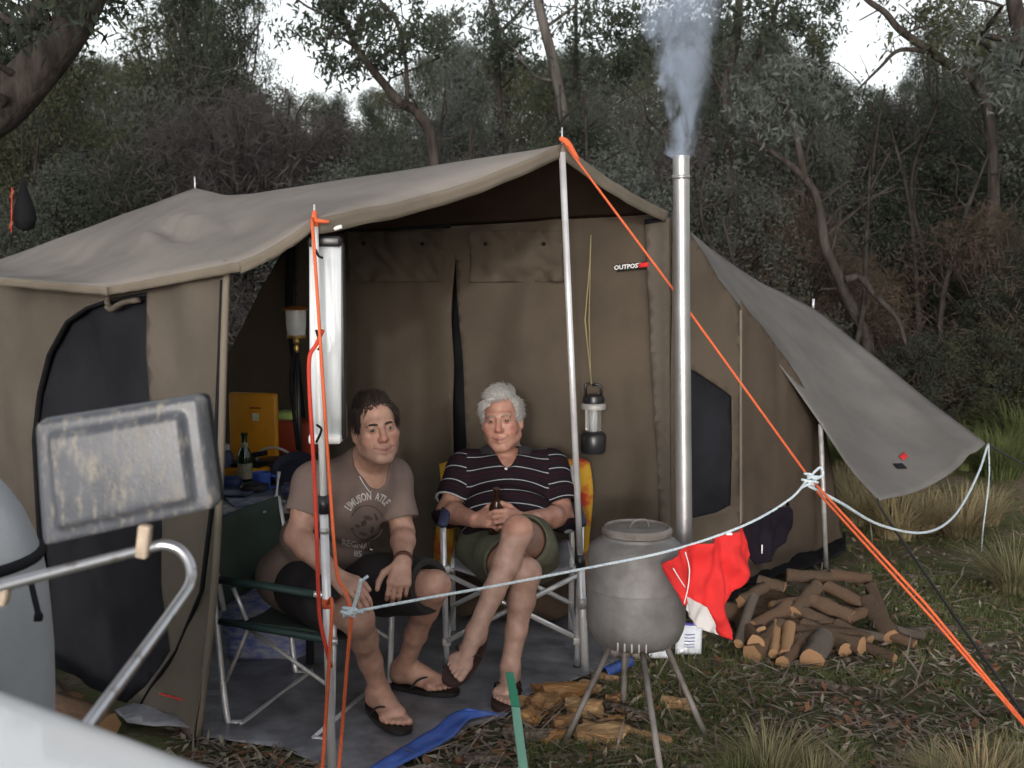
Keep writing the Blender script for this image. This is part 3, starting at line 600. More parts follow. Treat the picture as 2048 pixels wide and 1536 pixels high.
q = MB(); q.box(P(503, 940, 4.72), (.23, .26, .06), rt, .012); q.build('case_base', M['yellow'], YC)
q = MB(); q.box(P(503, 925, 4.70), (.17, .18, .012), rt, .004); q.tube([P(480, 915, 4.68), P(535, 905, 4.7)], .012, 6); q.build('burner', M['black'], YC)
q = MB(); q.box(P(511, 834, 4.872), (.030, .004, .034), rt, .001); q.build('sticker', mat('sticker', (.45, .55, .30), .5, c2=(.75, .75, .72), scale=60), YC)
q = MB(); q.box(P(511, 816, 4.872), (.055, .003, .007), rt, .001); q.build('lettering_strip', M['redbox'], YC)
q = MB(); q.box(P(594, 872, 5.0), (.21, .16, .15), rt, .01); o = q.build('red_case', M['redbox']); tag(o, 'dark red box standing beside the orange-yellow case', 'box')
q = MB(); q.box(P(574, 832, 5.06), (.10, .10, .05), rt, .015); o = q.build('green_pouch', M['lime']); tag(o, 'small lime green pouch lying on the dark red box', 'pouch')
def bottle(name, base, h, r, m, label, lab=None, ax=None, group=None):
    b = thing(name, label, 'bottle', base, group); rot = Vector((0, 0, 1)).rotation_difference(ax).to_matrix() if ax else None
    q = MB(); q.lathe([(r * .85, 0), (r, .006), (r, h * .55), (r * .92, h * .62), (r * .5, h * .74), (r * .40, h * .80), (r * .38, h * .94), (r * .46, h * .945), (r * .46, h)], base, 18, rot); q.build('glass_body', m, b, auto=50)
    if lab:
        q = MB(); q.lathe([(r * 1.012, h * .18), (r * 1.012, h * .46)], base, 18, rot, close=False); q.build('paper_label', lab, b); q = MB(); q.lathe([(r * .53, h * .74), (r * .43, h * .83)], base, 18, rot, close=False); q.build('neck_label', lab, b)
    return b
bottle('beer_bottle', on(491, 976), .235, .031, M['bottle_green'], 'green glass beer bottle with a pale label on the kitchen table', mat('lab', (.42, .30, .26), .6, c2=(.1, .2, .08), scale=30))
CN = thing('drink_bottle', 'dark blue drink bottle with a pale cap behind the magazines', 'bottle', on(451, 968))
cb = on(451, 968); q = MB(); q.lathe([(.034, 0), (.036, .01), (.036, .13), (.02, .15)], cb, 16); q.build('bottle_body', mat('bluedk', (.02, .05, .13), .4), CN, auto=40)
q = MB(); q.lathe([(.022, .148), (.022, .17), (.01, .175)], cb, 12); q.build('cap', M['paper'], CN, auto=40)
CP = thing('mug', 'bright blue mug standing on the kitchen table beside the bottle', 'mug', on(524, 985)); cb = on(524, 985)
q = MB(); q.lathe([(.033, 0), (.036, .004), (.038, .085), (.035, .085), (.033, .01), (.005, .008)], cb, 18); q.build('cup', M['blue'], CP, auto=40)
q = MB(); q.tube(spline([cb + V(.036, 0, .07), cb + V(.062, 0, .065), cb + V(.06, 0, .03), cb + V(.036, 0, .02)], 4), .005, 6); q.build('handle', M['blue'], CP)
KT = thing('cooking_pot', 'dark cooking pot with a wire handle behind the blue mug', 'pot', on(553, 960)); cb = on(553, 960)
q = MB(); q.lathe([(.07, 0), (.085, .01), (.092, .085), (.088, .09), (.06, .098), (.01, .104)], cb, 24); q.build('pot_body', M['dark_stuff'], KT, auto=40)
q = MB(); q.tube(spline([cb + V(-.09, 0, .07), cb + V(-.06, -.03, .13), cb + V(0, -.04, .15), cb + V(.06, -.03, .125), cb + V(.09, 0, .07)], 5), .006, 6); q.build('handle', M['alu_dull'], KT)
PN = thing('frying_pan', 'dark frying pan leaning over clutter at the end of the table', 'pan', on(590, 965)); cb = on(592, 972)
q = MB(); q.lathe([(.07, 0), (.085, .005), (.1, .035), (.097, .035), (.082, .008), (.01, .004)], cb + V(0, 0, .05), 24, Matrix.Rotation(R(40), 3, 'X')); q.build('pan_body', mat('pan', (.04, .045, .07), .35, .4), PN, auto=40)
q = MB(); q.tube([cb + V(.07, -.05, .05), cb + V(.16, -.10, .09)], .009, 6); q.build('handle', M['blackplastic'], PN)
q = MB(); p0 = on(552, 1006); q.tube(spline([p0 + V(.0, 0, .01), p0 + V(.002, .02, .06), p0 + V(.008, .03, .12)], 4), [.011, .009, .005, .004, .004, .004, .005, .007, .007], 6, flat=.4); o = q.build('serving_spoon', M['alu']); tag(o, 'pale serving spoon propped up on the magazines', 'spoon')
for i, (px_, py_, a, c, lb_) in enumerate(((480, 1015, 12, M['paper'], 'glossy printed magazine at the table edge, lowest of the pile'), (505, 1003, 25, mat('mag2', (.05, .08, .20), .4, c2=(.30, .32, .36), scale=18), 'dark blue magazine lying on the printed magazine'), (470, 990, -8, mat('mag3', (.03, .035, .06), .4, c2=(.10, .12, .2), scale=12), 'black covered magazine on top of the magazine pile'))):
    q = MB(); p0 = on(px_, py_); q.box(p0 + V(0, 0, .006 + .010 * i), (.20, .27, .008), Matrix.Rotation(R(a), 3, 'Z'), .002); o = q.build('magazine', c); tag(o, lb_, 'magazine')
q = MB(); p0 = on(576, 985); q.box(p0 + V(0, 0, .012), (.05, .03, .024), Matrix.Rotation(R(20), 3, 'Z'), .008); o = q.build('sponge', M['yellow']); tag(o, 'small yellow sponge beside the frying pan', 'sponge')
for (px_, py_, w_, h_, c_, n_, lb_) in ((462, 985, .07, .05, (.03, .05, .14), 'tea_towel', 'crumpled dark blue tea towel beside the beer bottle'), (508, 992, .09, .035, (.02, .02, .024), 'wallet_pouch', 'flat black pouch lying in front of the blue mug'), (538, 965, .05, .06, (.05, .06, .09), 'food_tin', 'small dark tin between the blue mug and the pot'), (470, 955, .06, .07, (.30, .10, .02), 'spice_jar', 'small orange jar behind the beer bottle'), (585, 1000, .07, .05, (.04, .05, .11), 'sunglasses_case', 'dark blue case at the table corner by the sponge')):
    p0 = on(px_, py_); q = MB(); bm = bmesh.new(); bmesh.ops.create_icosphere(bm, subdivisions=3, radius=1); bm.verts.index_update()
    def sq(v): return V(*(math.copysign(abs(x_) ** .6, x_) for x_ in v))
    q.add([V(sq(v.co).x * w_ * .6, sq(v.co).y * w_ * .5, sq(v.co).z * h_ * .5) * (1 + .18 * pnoise(v.co * 2.2 + V(px_, 0, 0))) + p0 + V(0, 0, h_ * .5 + .02) for v in bm.verts], [[x_.index for x_ in f.verts] for f in bm.faces]); bm.free(); o = q.build(n_, mat(n_, c_, .5, var=.25, scale=25)); tag(o, lb_, n_.replace('_', ' '))
CB = thing('carry_bag', 'blue and white patterned carry bag on the ground sheet under the table', 'bag', (-1.0, 4.35, .012))
bagm = mat('bagm', (.07, .11, .36), .5, c2=(.34, .35, .42), scale=18, stretch=(1, 1, 3), bump=.5, bscale=30)
def bagf(u, v):
    a = u * 2 * math.pi; z = v * .36; s = .16 + .02 * math.sin(v * 3); x = s * 1.0 * np.sign(math.cos(a)) * abs(math.cos(a)) ** .5; y = .11 * np.sign(math.sin(a)) * abs(math.sin(a)) ** .5
    return V(-1.0 + x + .012 * pnoise(Vector((x * 15, z * 15, y * 9))), 4.38 + y * (1 - .4 * v) + .015 * pnoise(Vector((x * 12, z * 18, 3))), .014 + z + .01 * math.sin(a * 3) * v)
q = MB(); q.grid(bagf, 40, 14); q.build('bag_body', bagm, CB, solid=.003)
q = MB(); q.tube(spline([V(-1.08, 4.3, .36), V(-1.05, 4.28, .43), V(-.95, 4.28, .43), V(-.92, 4.3, .36)], 5), .008, 6); q.build('handle', M['blue'], CB)
# low dark brown form behind the director's chair
def bund(u, v):
    a = u * 2 * math.pi; t = (v - .5) * 2; r = max(.0, 1 - abs(t) ** 5) ** .5
    x = .33 * t; y = .17 * math.cos(a) * r; z = .085 + .085 * math.sin(a) * r
    n = .018 * pnoise(Vector((x * 9, y * 9, z * 12))); return V(.02 + x, 4.86 + y + n, max(.014, z + .02 + n + .012 * math.sin(x * 30)))
q = MB(); q.grid(bund, 32, 28); o = q.build('brown_hump', mat('hump', (.055, .035, .022), .95, var=.2, bump=.3, bscale=200)); tag(o, 'dark brown rounded bundle on the ground sheet beneath the folding chair', 'hump')

# ------------------------------------------------------------------ chairs
GC = thing('camp_chair', 'low green camp chair with bent aluminium legs and padded arms', 'chair', (-.85, 3.85, 0))
n0 = G(455, 1452); n1 = V(n0.x + .37, 3.50, 0); off = V(.14, .48, 0)
armz, seatz = .505, .365
nb = P(428, 1185, 3.68); 
def ctube(name, pts, r=.011, m='alu', s=5): q = MB(); q.tube(spline(pts, s) if len(pts) > 2 else pts, r, 10); return q.build(name, M[m], GC)
for s, of in ((0, V(0, 0, 0)), (1, off)):
    rb = n0 + of; fb = n1 + of
    ctube('rear_leg', [rb + V(-.045, .03, armz), rb + V(-.03, .02, .3), rb + V(0, 0, .03), rb + V(.02, 0, .012), rb + V(.05, 0, .012)])
    a0, a1 = V(rb.x - .045, rb.y + .03, armz), V(fb.x - .04, fb.y + .02, armz)
    ctube('arm_bend', [a1, a1 + V(.035, 0, -.006), a1 + V(.06, 0, -.04), a1 + V(.065, 0, -.10)], .0115, 'chrome')
    ctube('front_leg', [a1 + V(.065, 0, -.10), fb + V(.022, 0, .25), fb + V(.012, 0, .03), fb + V(-.01, .01, .012), fb + V(-.05, .02, .012)])
    q = MB(); q.tube([a0 + V(.01, 0, .004), a0.lerp(a1, .5) + V(0, 0, .006), a1], .018, 10, flat=.7); q.build('arm_pad', M['green_pad'], GC)
    ctube('seat_rail', [V(rb.x - .02, rb.y + .02, seatz), V(fb.x + .03, fb.y, seatz - .012)], .0125, 'green_pad')
    ctube('rail_end', [V(fb.x - .0, fb.y, seatz - .0105), V(fb.x + .04, fb.y, seatz - .012)], .013, 'chrome')
    ctube('brace', [V(rb.x + .03, rb.y + .01, armz - .02), V(rb.x + .075, rb.y, seatz + .01)], .0075)
    ctube('cross_strut', [V(rb.x + .08, rb.y, seatz - .02), V(rb.x + .0, rb.y, .16), ], .007, 'alu_dull')
    ctube('cross_strut', [V(rb.x + .08, rb.y, seatz - .02), V(fb.x + .01, fb.y, .20)], .007, 'alu_dull')
ctube('floor_bar', [n0 + V(.05, 0, .012), n0 + V(.06, .02, .012), n0 + off + V(.05, -.02, .012), n0 + off + V(.05, 0, .012)], .010)
ctube('floor_bar', [n1 + V(-.05, .02, .012), n1 + off + V(-.05, 0, .012)], .010)
bk0, bk1 = V(n0.x - .03, n0.y + .03, 0), V(n0.x + off.x - .03, n0.y + off.y + .03, 0)
q = MB(); q.grid(lambda u, v: bk0.lerp(bk1, u) + V(-.03 * v - .02 * math.sin(math.pi * u), 0, .40 + .30 * v), 14, 8); q.build('backrest', M['green_cloth'], GC, solid=.012)
for b in (bk0, bk1): ctube('back_post', [b + V(.02, 0, .40), b + V(-.03, 0, .70)], .010)
q = MB(); sb = V(n0.x, n0.y + .02, seatz); q.grid(lambda u, v: sb + V(.37 * u, -.13 * u, 0) + off * v + V(0, 0, -.05 * math.sin(math.pi * v) * (1 - .3 * u)), 10, 10); q.build('seat', M['green_cloth'], GC, solid=.008)

DC = thing('director_chair', 'folding director chair with crossed silver legs and a bright towel over it', 'chair', (.0, 4.4, 0))
fl0, fl1 = G(894, 1342), G(1154, 1340); dy = .46
def dtube(name, a, b, r=.011, m='alu'): q = MB(); q.tube([a, b], r, 10); return q.build(name, M[m], DC)
for s, f in ((0, fl0), (1, fl1)):
    sg = -1 if s == 0 else 1
    a_f = V(f.x + sg * .012, f.y - .0, .575); a_r = V(f.x + sg * .012, f.y + dy, .59)
    dtube('front_leg', f, a_f, .0125, 'chrome'); dtube('rear_leg', V(f.x, f.y + dy, .005), V(f.x + sg * .01, f.y + dy + .08, .72), .0125)
    q = MB(); q.tube([a_f + V(0, -.02, .014), a_f.lerp(a_r, .5) + V(0, 0, .02), a_r + V(0, 0, .016)], .021, 10, flat=.55); q.build('arm_pad', M['navy'], DC)
    dtube('side_rail', V(f.x, f.y, .12), V(f.x, f.y + dy, .12), .009); dtube('seat_rail', V(f.x - sg * .02, f.y - .01, .41), V(f.x - sg * .02, f.y + dy, .40), .011)
    q = MB(); q.tube([f + V(0, 0, -.002), f + V(0, 0, .02)], .016, 10); q.build('foot', M['blackplastic'], DC)
    for zc in (.12, .41):
        q = MB(); q.box(V(f.x, f.y, zc), (.034, .032, .03), bevel=.005); q.build('leg_joint', M['alu_dull'], DC)
    for yy in (0, dy):
        g = fl1 if s == 0 else fl0
        dtube('cross_leg', V(f.x, f.y + yy - (.012 if s else -.012), .385), V(g.x, g.y + yy - (.012 if s else -.012), .125), .0105, 'chrome' if yy == 0 else 'alu')
q = MB(); q.grid(lambda u, v: V(fl0.x + .02 + (fl1.x - fl0.x - .04) * u, fl0.y - .01 + (dy + .01) * v, .415 - .05 * math.sin(math.pi * u)), 14, 8); q.build('seat', M['grey_cloth'], DC, solid=.006)
q = MB(); q.grid(lambda u, v: V(fl0.x - .01 + (fl1.x - fl0.x + .02) * u, fl0.y + dy + .06 + .06 * v + .05 * math.sin(math.pi * u), .50 + .20 * v), 14, 6); q.build('backrest', M['grey_cloth'], DC, solid=.006)
def towel_mat():
    m = mat('towel', (.46, .27, .035), .95, c2=(.36, .04, .025), scale=7, c2amt=.56, bump=.8, bscale=260, spec=.05); return m
def tow(u, v):                    # over the back and hanging down outside both arms
    x = fl0.x - .065 + (fl1.x - fl0.x + .15) * u; e = abs(u - .5) * 2
    z = .72 - .50 * v * (1 if e > .8 else .45) + .02 * math.sin(u * 9)
    y = fl0.y + dy - .03 + .16 * (1 - v) - (.12 * v if e > .8 else 0) + .05 * math.sin(math.pi * u)
    return V(x + .02 * math.sin(v * 7) * (e - .4), y + .02 * pnoise(Vector((u * 12, v * 5, 2))), z + .01 * pnoise(Vector((u * 9, v * 3, 6))))
q = MB(); q.grid(tow, 44, 20); o = q.build('beach_towel', towel_mat(), solid=.008); tag(o, 'yellow and red patterned towel draped over the director chair', 'towel')

# ------------------------------------------------------------------ foreground: stake, vehicle bonnet, towing mirror, tank
ST = thing('tent_stake', 'flat green stake with brighter green top standing in the leaf litter', 'stake', G(1060, 1600))
sa, sm_, sb_ = P(1019, 1345, 2.9), P(1031, 1412, 2.9), P(1068, 1700, 2.88)
def slat(a, b, w0, w1, m, name):
    q = MB(); d = (b - a).normalized(); s = V(1, 0, -.1).normalized()
    vs = []
    for p, ww in ((a, w0), (b, w1)):
        for sx_, sy_ in ((-1, -1), (1, -1), (1, 1), (-1, 1)): vs.append(p + s * (ww * sx_) + V(0, .006 * sy_, 0))
    q.add(vs, [[0, 1, 2, 3], [7, 6, 5, 4], [0, 4, 5, 1], [1, 5, 6, 2], [2, 6, 7, 3], [3, 7, 4, 0]]); o = q.build(name, m, ST, smooth=False); bv = o.modifiers.new('b', 'BEVEL'); bv.width = .003; bv.segments = 2
slat(sa, sm_, .0110, .0128, mat('stakeg', (.02, .21, .13), .5, var=.1), 'stake_top'); slat(sm_ - V(0, 0, .001), sb_, .0120, .015, mat('stakep', (.14, .32, .26), .6, var=.15), 'stake_body')
VH = thing('parked_vehicle', 'white vehicle bonnet edge close by, beside the towing mirror', 'car', (-1.0, .6, 0))
M['paint'] = mat('paint', (.90, .90, .90), .22, var=.01, coat=.6)
e0, e1 = V(-.68, 1.345, 1.047), V(-.20, 1.02, 1.047); ed_ = (e1 - e0).normalized(); inn = V(ed_.y, -ed_.x, 0); inn = inn if inn.y < 0 else -inn
def bon(u, v):
    p = e0 + ed_ * (-1.2 + u * 2.1); d = v * 1.5 - .12
    z = 0 if d > .03 else -.28 * ((.03 - d) / .15) ** 2
    return p + inn * max(-.03, d) + V(0, 0, z + .02 * math.sin(min(1, max(0, d) / 1.2) * 1.5))
q = MB(); q.grid(bon, 30, 90); q.build('bonnet', M['paint'], VH, solid=.004)
q = MB(); q.grid(lambda u, v: e0 + ed_ * (-1.2 + u * 2.1) - inn * (.03 + .05 * math.sin(v * 3)) + V(0, 0, -.27 - .5 * v), 20, 8); q.build('front_wing', M['paint'], VH, solid=.004)
TM = thing('towing_mirror', 'mud-splashed grey plastic towing mirror on a bent chrome arm', 'mirror', P(190, 1450, 1.3))
def mud_mat():
    m = mat('mudplastic', (.070, .076, .090), .36, var=.15, scale=20, bump=.08, bscale=260); nt = m.node_tree; b = nt.nodes['Principled BSDF']; L = nt.links.new
    tc = nt.nodes.new('ShaderNodeTexCoord'); mp = nt.nodes.new('ShaderNodeMapping'); mp.inputs['Scale'].default_value = (16, 10, 5.0); L(tc.outputs['Object'], mp.inputs[0])
    n = nt.nodes.new('ShaderNodeTexNoise'); n.inputs['Scale'].default_value = 3.6; n.inputs['Detail'].default_value = 9; n.inputs['Roughness'].default_value = .78; L(mp.outputs[0], n.inputs['Vector'])
    r = nt.nodes.new('ShaderNodeValToRGB'); r.color_ramp.elements[0].position = .51; r.color_ramp.elements[1].position = .70; L(n.outputs[0], r.inputs[0])
    x = nt.nodes.new('ShaderNodeMix'); x.data_type = 'RGBA'; src = b.inputs['Base Color'].links[0].from_socket; L(src, x.inputs['A']); x.inputs['B'].default_value = (.29, .26, .215, 1)
    L(r.outputs[0], x.inputs['Factor']); L(x.outputs['Result'], b.inputs['Base Color'])
    r2 = nt.nodes.new('ShaderNodeMapRange'); r2.inputs[3].default_value = .34; r2.inputs[4].default_value = .9; L(r.outputs[0], r2.inputs[0]); L(r2.outputs[0], b.inputs['Roughness']); return m
MY = 1.75; mc = [(78, 838), (412, 786), (444, 1012), (94, 1090)]
def mirf(u, v):
    # rounded-rectangle loft, u,v in -1..1
    r = .16; ax, ay = abs(u), abs(v); X, Y_ = u, v
    # squash the corner of the square parameter into a rounded corner
    cx, cy = max(0, ax - (1 - r * .7)), max(0, ay - (1 - r)); 
    d = math.hypot(cx / (r * .7), cy / r)
    if cx > 0 and cy > 0 and d > 1e-6:
        kx = max(cx / (r * .7), cy / r) / d; X = math.copysign(1 - r * .7 + cx * kx, u); Y_ = math.copysign(1 - r + cy * kx, v)
    s, t = (X + 1) / 2, (Y_ + 1) / 2
    px_ = (1 - t) * ((1 - s) * mc[0][0] + s * mc[1][0]) + t * ((1 - s) * mc[3][0] + s * mc[2][0]); py_ = (1 - t) * ((1 - s) * mc[0][1] + s * mc[1][1]) + t * ((1 - s) * mc[3][1] + s * mc[2][1])
    e = max(abs(u), abs(v)); rim = max(0, (e - .94) / .06)
    pan = min(1, max(0, (.80 - abs(u + .0)) / .07)) * min(1, max(0, (.78 - abs(v)) / .10)); pan = pan * pan * (3 - 2 * pan)
    return P(px_, py_, MY) + V(0, -.030 - .016 * pan + .030 * rim ** 2 - .006 * (1 - u * u) * (1 - v * v), 0)
q = MB(); q.grid(lambda a, b: mirf(a * 2 - 1, b * 2 - 1), 60, 40); q.build('housing', mud_mat(), TM)
q = MB(); q.grid(lambda a, b: mirf((a * 2 - 1) * .985, (b * 2 - 1) * .985) * 1 + V(0, .045, 0), 24, 16); q.build('mirror_back', M['blackplastic'], TM)
q = MB(); q.tube(spline([P(-60, 1190, 1.60), P(100, 1147, 1.66), P(290, 1098, 1.73), P(330, 1090, 1.74), P(362, 1102, 1.74), P(381, 1132, 1.73), P(380, 1168, 1.71), P(350, 1215, 1.66), P(270, 1325, 1.52), P(180, 1445, 1.36), P(150, 1485, 1.32)], 6), .0088, 12); q.build('arm', mat('armm', (.55, .55, .57), .28, .9, c2=(.30, .27, .24), scale=30, c2amt=.62), TM)
M['tan'] = mat('tan', (.42, .34, .26), .7, var=.2, scale=40)
q = MB(); q.box(P(288, 1082, 1.725), (.020, .024, .055), Matrix.Rotation(R(8), 3, 'Y'), .005); q.build('clamp', M['tan'], TM)
q = MB(); q.box(P(2, 1190, 1.63), (.024, .024, .03), Matrix.Rotation(R(14), 3, 'Y'), .005); q.build('clamp', M['tan'], TM)
WT = thing('water_drum', 'pale grey domed plastic drum beside the white bonnet', 'drum', (-1.26, 2.3, 0))
dc = V(-1.265, 2.3, 0); rr = lambda px_, y: P(px_, y, 2.3).x - dc.x
pr = [(.0, P(0, 900, 2.3).z), (.06, P(0, 905, 2.3).z), (.13, P(0, 932, 2.3).z)] + [(rr(px_, y), P(0, y, 2.3).z) for px_, y in ((2, 990), (28, 1030), (50, 1080), (66, 1125), (77, 1180), (84, 1250), (90, 1320), (92, 1400), (92, 1500))]
pr += [(pr[-1][0] - .005, .2), (pr[-1][0] - .03, .01)]
q = MB(); q.lathe(pr[::-1], dc, 40); q.build('drum_body', mat('drumm', (.36, .38, .41), .5, var=.08, scale=5, bump=.1), WT, auto=50)
q = MB(); q.lathe([(rr(66, 1125) + .004, P(0, 1128, 2.3).z), (rr(66, 1125) + .010, P(0, 1118, 2.3).z), (rr(62, 1112) + .004, P(0, 1108, 2.3).z)], dc, 40); q.build('arm_shadow_band', M['black'], WT)  # black ring stands in for the mirror arm's shadow across the drum
q = MB(); q.tube(spline([P(62, 1165, 2.18), P(70, 1200, 2.15), P(77, 1230, 2.14), P(76, 1242, 2.14)], 4), [.006] * 8 + [.009] * 5, 6, flat=.4); q.build('strap_tail', M['black'], WT)

# snap-lock packets beside the stove
for i, (x0, x1, y0, y1, lb_) in enumerate(((1298, 1342, 1268, 1322, 'white plastic packet lying nearer the stove leg'), (1350, 1402, 1262, 1314, 'white plastic packet under the hanging red shorts'))):
    b = (G(x0, y1) + G(x1, y1)) / 2; PK = thing('snack_packet', lb_, 'packet', b, 'white packets by the stove')
    wv = G(x1, y1) - G(x0, y1)
    def pf(u, v, k=1): return G(x0, y1) + wv * (u + (.12 * v if i else 0)) + V(0, .05 * v, .012 + (.115) * v) + V(0, -.02 * math.sin(math.pi * u) * math.sin(math.pi * v) * k + .006 * pnoise(Vector((u * 6, v * 6, i))), 0)
    q = MB(); q.grid(pf, 12, 12); q.build('packet_front', mat('pkt%d' % i, (.62, .66, .74), .25, c2=(.80, .82, .84), scale=12), PK, solid=.002)
    q = MB(); q.grid(lambda u, v: pf(u, v, -1), 8, 8); q.build('packet_back', M['white'], PK, solid=.002)
    q = MB(); q.grid(lambda u, v: pf(u, .93 + v * .08) + V(0, -.004, 0), 8, 2); q.build('seal_strip', mat('pks%d' % i, (.08, .05, .32), .4), PK, solid=.002)
    q = MB()
    for kk in range(5): q.grid(lambda u, v: pf(.3 + .4 * u, .25 + .1 * kk + .03 * v) + V(0, -.003, 0), 4, 1)
    q.build('print', mat('pkp%d' % i, (.10, .12, .30), .5), PK)
# ------------------------------------------------------------------ people: bodies grown as smooth implicit surfaces
A3 = lambda v: np.array(v, dtype=np.float32)
class Field:
    def __init__(s, lo, hi, h):
        s.lo = np.array(lo, float); s.h = h; s.n = np.ceil((np.array(hi, float) - s.lo) / h).astype(int) + 1; s.F = np.full(s.n, 1.0, np.float32)
    def box(s, lo, hi):
        a = np.clip(np.floor((np.array(lo) - s.lo) / s.h).astype(int), 0, s.n - 1); b = np.clip(np.ceil((np.array(hi) - s.lo) / s.h).astype(int) + 1, 1, s.n)
        if np.any(b <= a): return None, None
        ax = [np.arange(a[i], b[i], dtype=np.float32) * s.h + s.lo[i] for i in range(3)]
        return tuple(slice(a[i], b[i]) for i in range(3)), np.stack(np.meshgrid(*ax, indexing='ij'), -1).astype(np.float32)
    def put(s, lo, hi, fn, k, sub=False):
        m = k + 3 * s.h + .01; sl, X = s.box(np.array(lo) - m, np.array(hi) + m)
        if sl is None: return
        d = fn(X); a = s.F[sl]
        if sub:
            d = -d; hh = np.clip(.5 - .5 * (d - a) / k, 0, 1); s.F[sl] = d * (1 - hh) + a * hh + k * hh * (1 - hh)
        else:
            hh = np.clip(.5 + .5 * (d - a) / k, 0, 1); s.F[sl] = d * (1 - hh) + a * hh - k * hh * (1 - hh)
    def cone(s, a, b, ra, rb, k=.015, sub=False):
        a, b = A3(a), A3(b); m = max(ra, rb); ba = b - a; L2 = max(float(ba @ ba), 1e-9)
        def f(X):
            p = X - a; t = np.clip((p @ ba) / L2, 0, 1); return np.linalg.norm(p - t[..., None] * ba, axis=-1) - (ra + t * (rb - ra))
        s.put(np.minimum(a, b) - m, np.maximum(a, b) + m, f, k, sub)
    def chain(s, pts, rad, k=.015):
        for i in range(len(pts) - 1): s.cone(pts[i], pts[i + 1], rad[i], rad[i + 1], k)
    def ell(s, c, r, ax=None, k=.02, sub=False):
        c = A3(c); r = A3(r); Rm = np.eye(3, dtype=np.float32) if ax is None else np.array([list(v) for v in ax], np.float32)
        m = float(max(r))
        def f(X):
            q = (X - c) @ Rm.T; k0 = np.linalg.norm(q / r, axis=-1); k1 = np.linalg.norm(q / (r * r), axis=-1) + 1e-9; return k0 * (k0 - 1) / k1
        s.put(c - m, c + m, f, k, sub)
    def cut(s, p, n, k=.004):          # remove what lies beyond the plane
        p, n = A3(p), A3(Vector(n).normalized()); sl, X = s.box(s.lo, s.lo + s.n * s.h); d = (X - p) @ n; a = s.F; s.F = np.maximum(a, d).astype(np.float32)
    def cut_near(s, p, n, rad):        # the same, only within a ball
        p_, n_ = A3(p), A3(Vector(n).normalized()); sl, X = s.box(np.array(p) - rad, np.array(p) + rad)
        if sl is None: return
        d = (X - p_) @ n_; inb = np.linalg.norm(X - p_, axis=-1) < rad; s.F[sl] = np.where(inb, np.maximum(s.F[sl], d), s.F[sl])
    def ripple(s, amp, freq, seed):
        g = np.random.default_rng(seed); m = np.abs(s.F) < .03; ijk = np.argwhere(m); X = ijk * s.h + s.lo; w = np.zeros(len(X))
        for i in range(7):
            d = g.normal(size=3); d /= np.linalg.norm(d); w += np.sin(X @ d * freq * g.uniform(.6, 1.7) + g.uniform(0, 6.28) + 1.5 * np.sin(X @ g.normal(size=3) * freq * .4)) / 7
        s.F[m] += (amp * 2.2 * w).astype(np.float32)
    def mesh(s):
        F = s.F; S = F < 0; c = np.zeros(np.array(F.shape) - 1, np.int8)
        for i in (0, 1):
            for j in (0, 1):
                for k in (0, 1): c += S[i:F.shape[0] - 1 + i, j:F.shape[1] - 1 + j, k:F.shape[2] - 1 + k]
        act = (c > 0) & (c < 8); ijk = np.argwhere(act); idx = np.full(act.shape, -1, np.int32); idx[act] = np.arange(len(ijk))
        cor = np.array([[i, j, k] for i in (0, 1) for j in (0, 1) for k in (0, 1)])
        val = np.stack([F[tuple((ijk + q).T)] for q in cor], 1); pos = np.zeros((len(ijk), 3)); cnt = np.zeros(len(ijk))
        for a in range(8):
            for b in range(a + 1, 8):
                if np.abs(cor[a] - cor[b]).sum() == 1:
                    m = (val[:, a] < 0) != (val[:, b] < 0); t = np.where(m, val[:, a] / (val[:, a] - val[:, b] + 1e-12), 0); pos += np.where(m[:, None], cor[a] + t[:, None] * (cor[b] - cor[a]), 0); cnt += m
        Vt = (ijk + pos / cnt[:, None]) * s.h + s.lo; Q = []
        for ax in range(3):
            u, v = (ax + 1) % 3, (ax + 2) % 3; sl0 = [slice(None)] * 3; sl1 = [slice(None)] * 3; sl0[ax] = slice(0, -1); sl1[ax] = slice(1, None)
            a = S[tuple(sl0)]; b = S[tuple(sl1)]
            for sg, m in ((1, a & ~b), (0, ~a & b)):
                e = np.argwhere(m); e = e[(e[:, u] > 0) & (e[:, v] > 0) & (e[:, u] < F.shape[u] - 1) & (e[:, v] < F.shape[v] - 1)]
                if not len(e): continue
                def g(du, dv): q = e.copy(); q[:, u] -= du; q[:, v] -= dv; return idx[tuple(q.T)]
                q = np.stack([g(1, 1), g(0, 1), g(0, 0), g(1, 0)], 1); Q.append(q if sg else q[:, ::-1])
        Q = np.concatenate(Q); return Vt, Q[(Q >= 0).all(1)]
def smooth_np(v, f, it=2):
    e = np.concatenate([f[:, [0, 1]], f[:, [1, 2]], f[:, [2, 3]], f[:, [3, 0]]])
    for _ in range(it):
        s = np.zeros_like(v); n = np.zeros(len(v))
        for a, b in ((0, 1), (1, 0)): np.add.at(s, e[:, a], v[e[:, b]]); np.add.at(n, e[:, a], 1)
        v = v * .5 + .5 * s / np.maximum(n, 1)[:, None]
    return v
def colour_attr(o, rgb): 
    a = o.data.color_attributes.new('Col', 'FLOAT_COLOR', 'POINT'); a.data.foreach_set('color', np.concatenate([rgb, np.ones((len(rgb), 1))], 1).astype(np.float32).ravel())
def float_attr(o, name, x): a = o.data.attributes.new(name, 'FLOAT', 'POINT'); a.data.foreach_set('value', x.astype(np.float32))
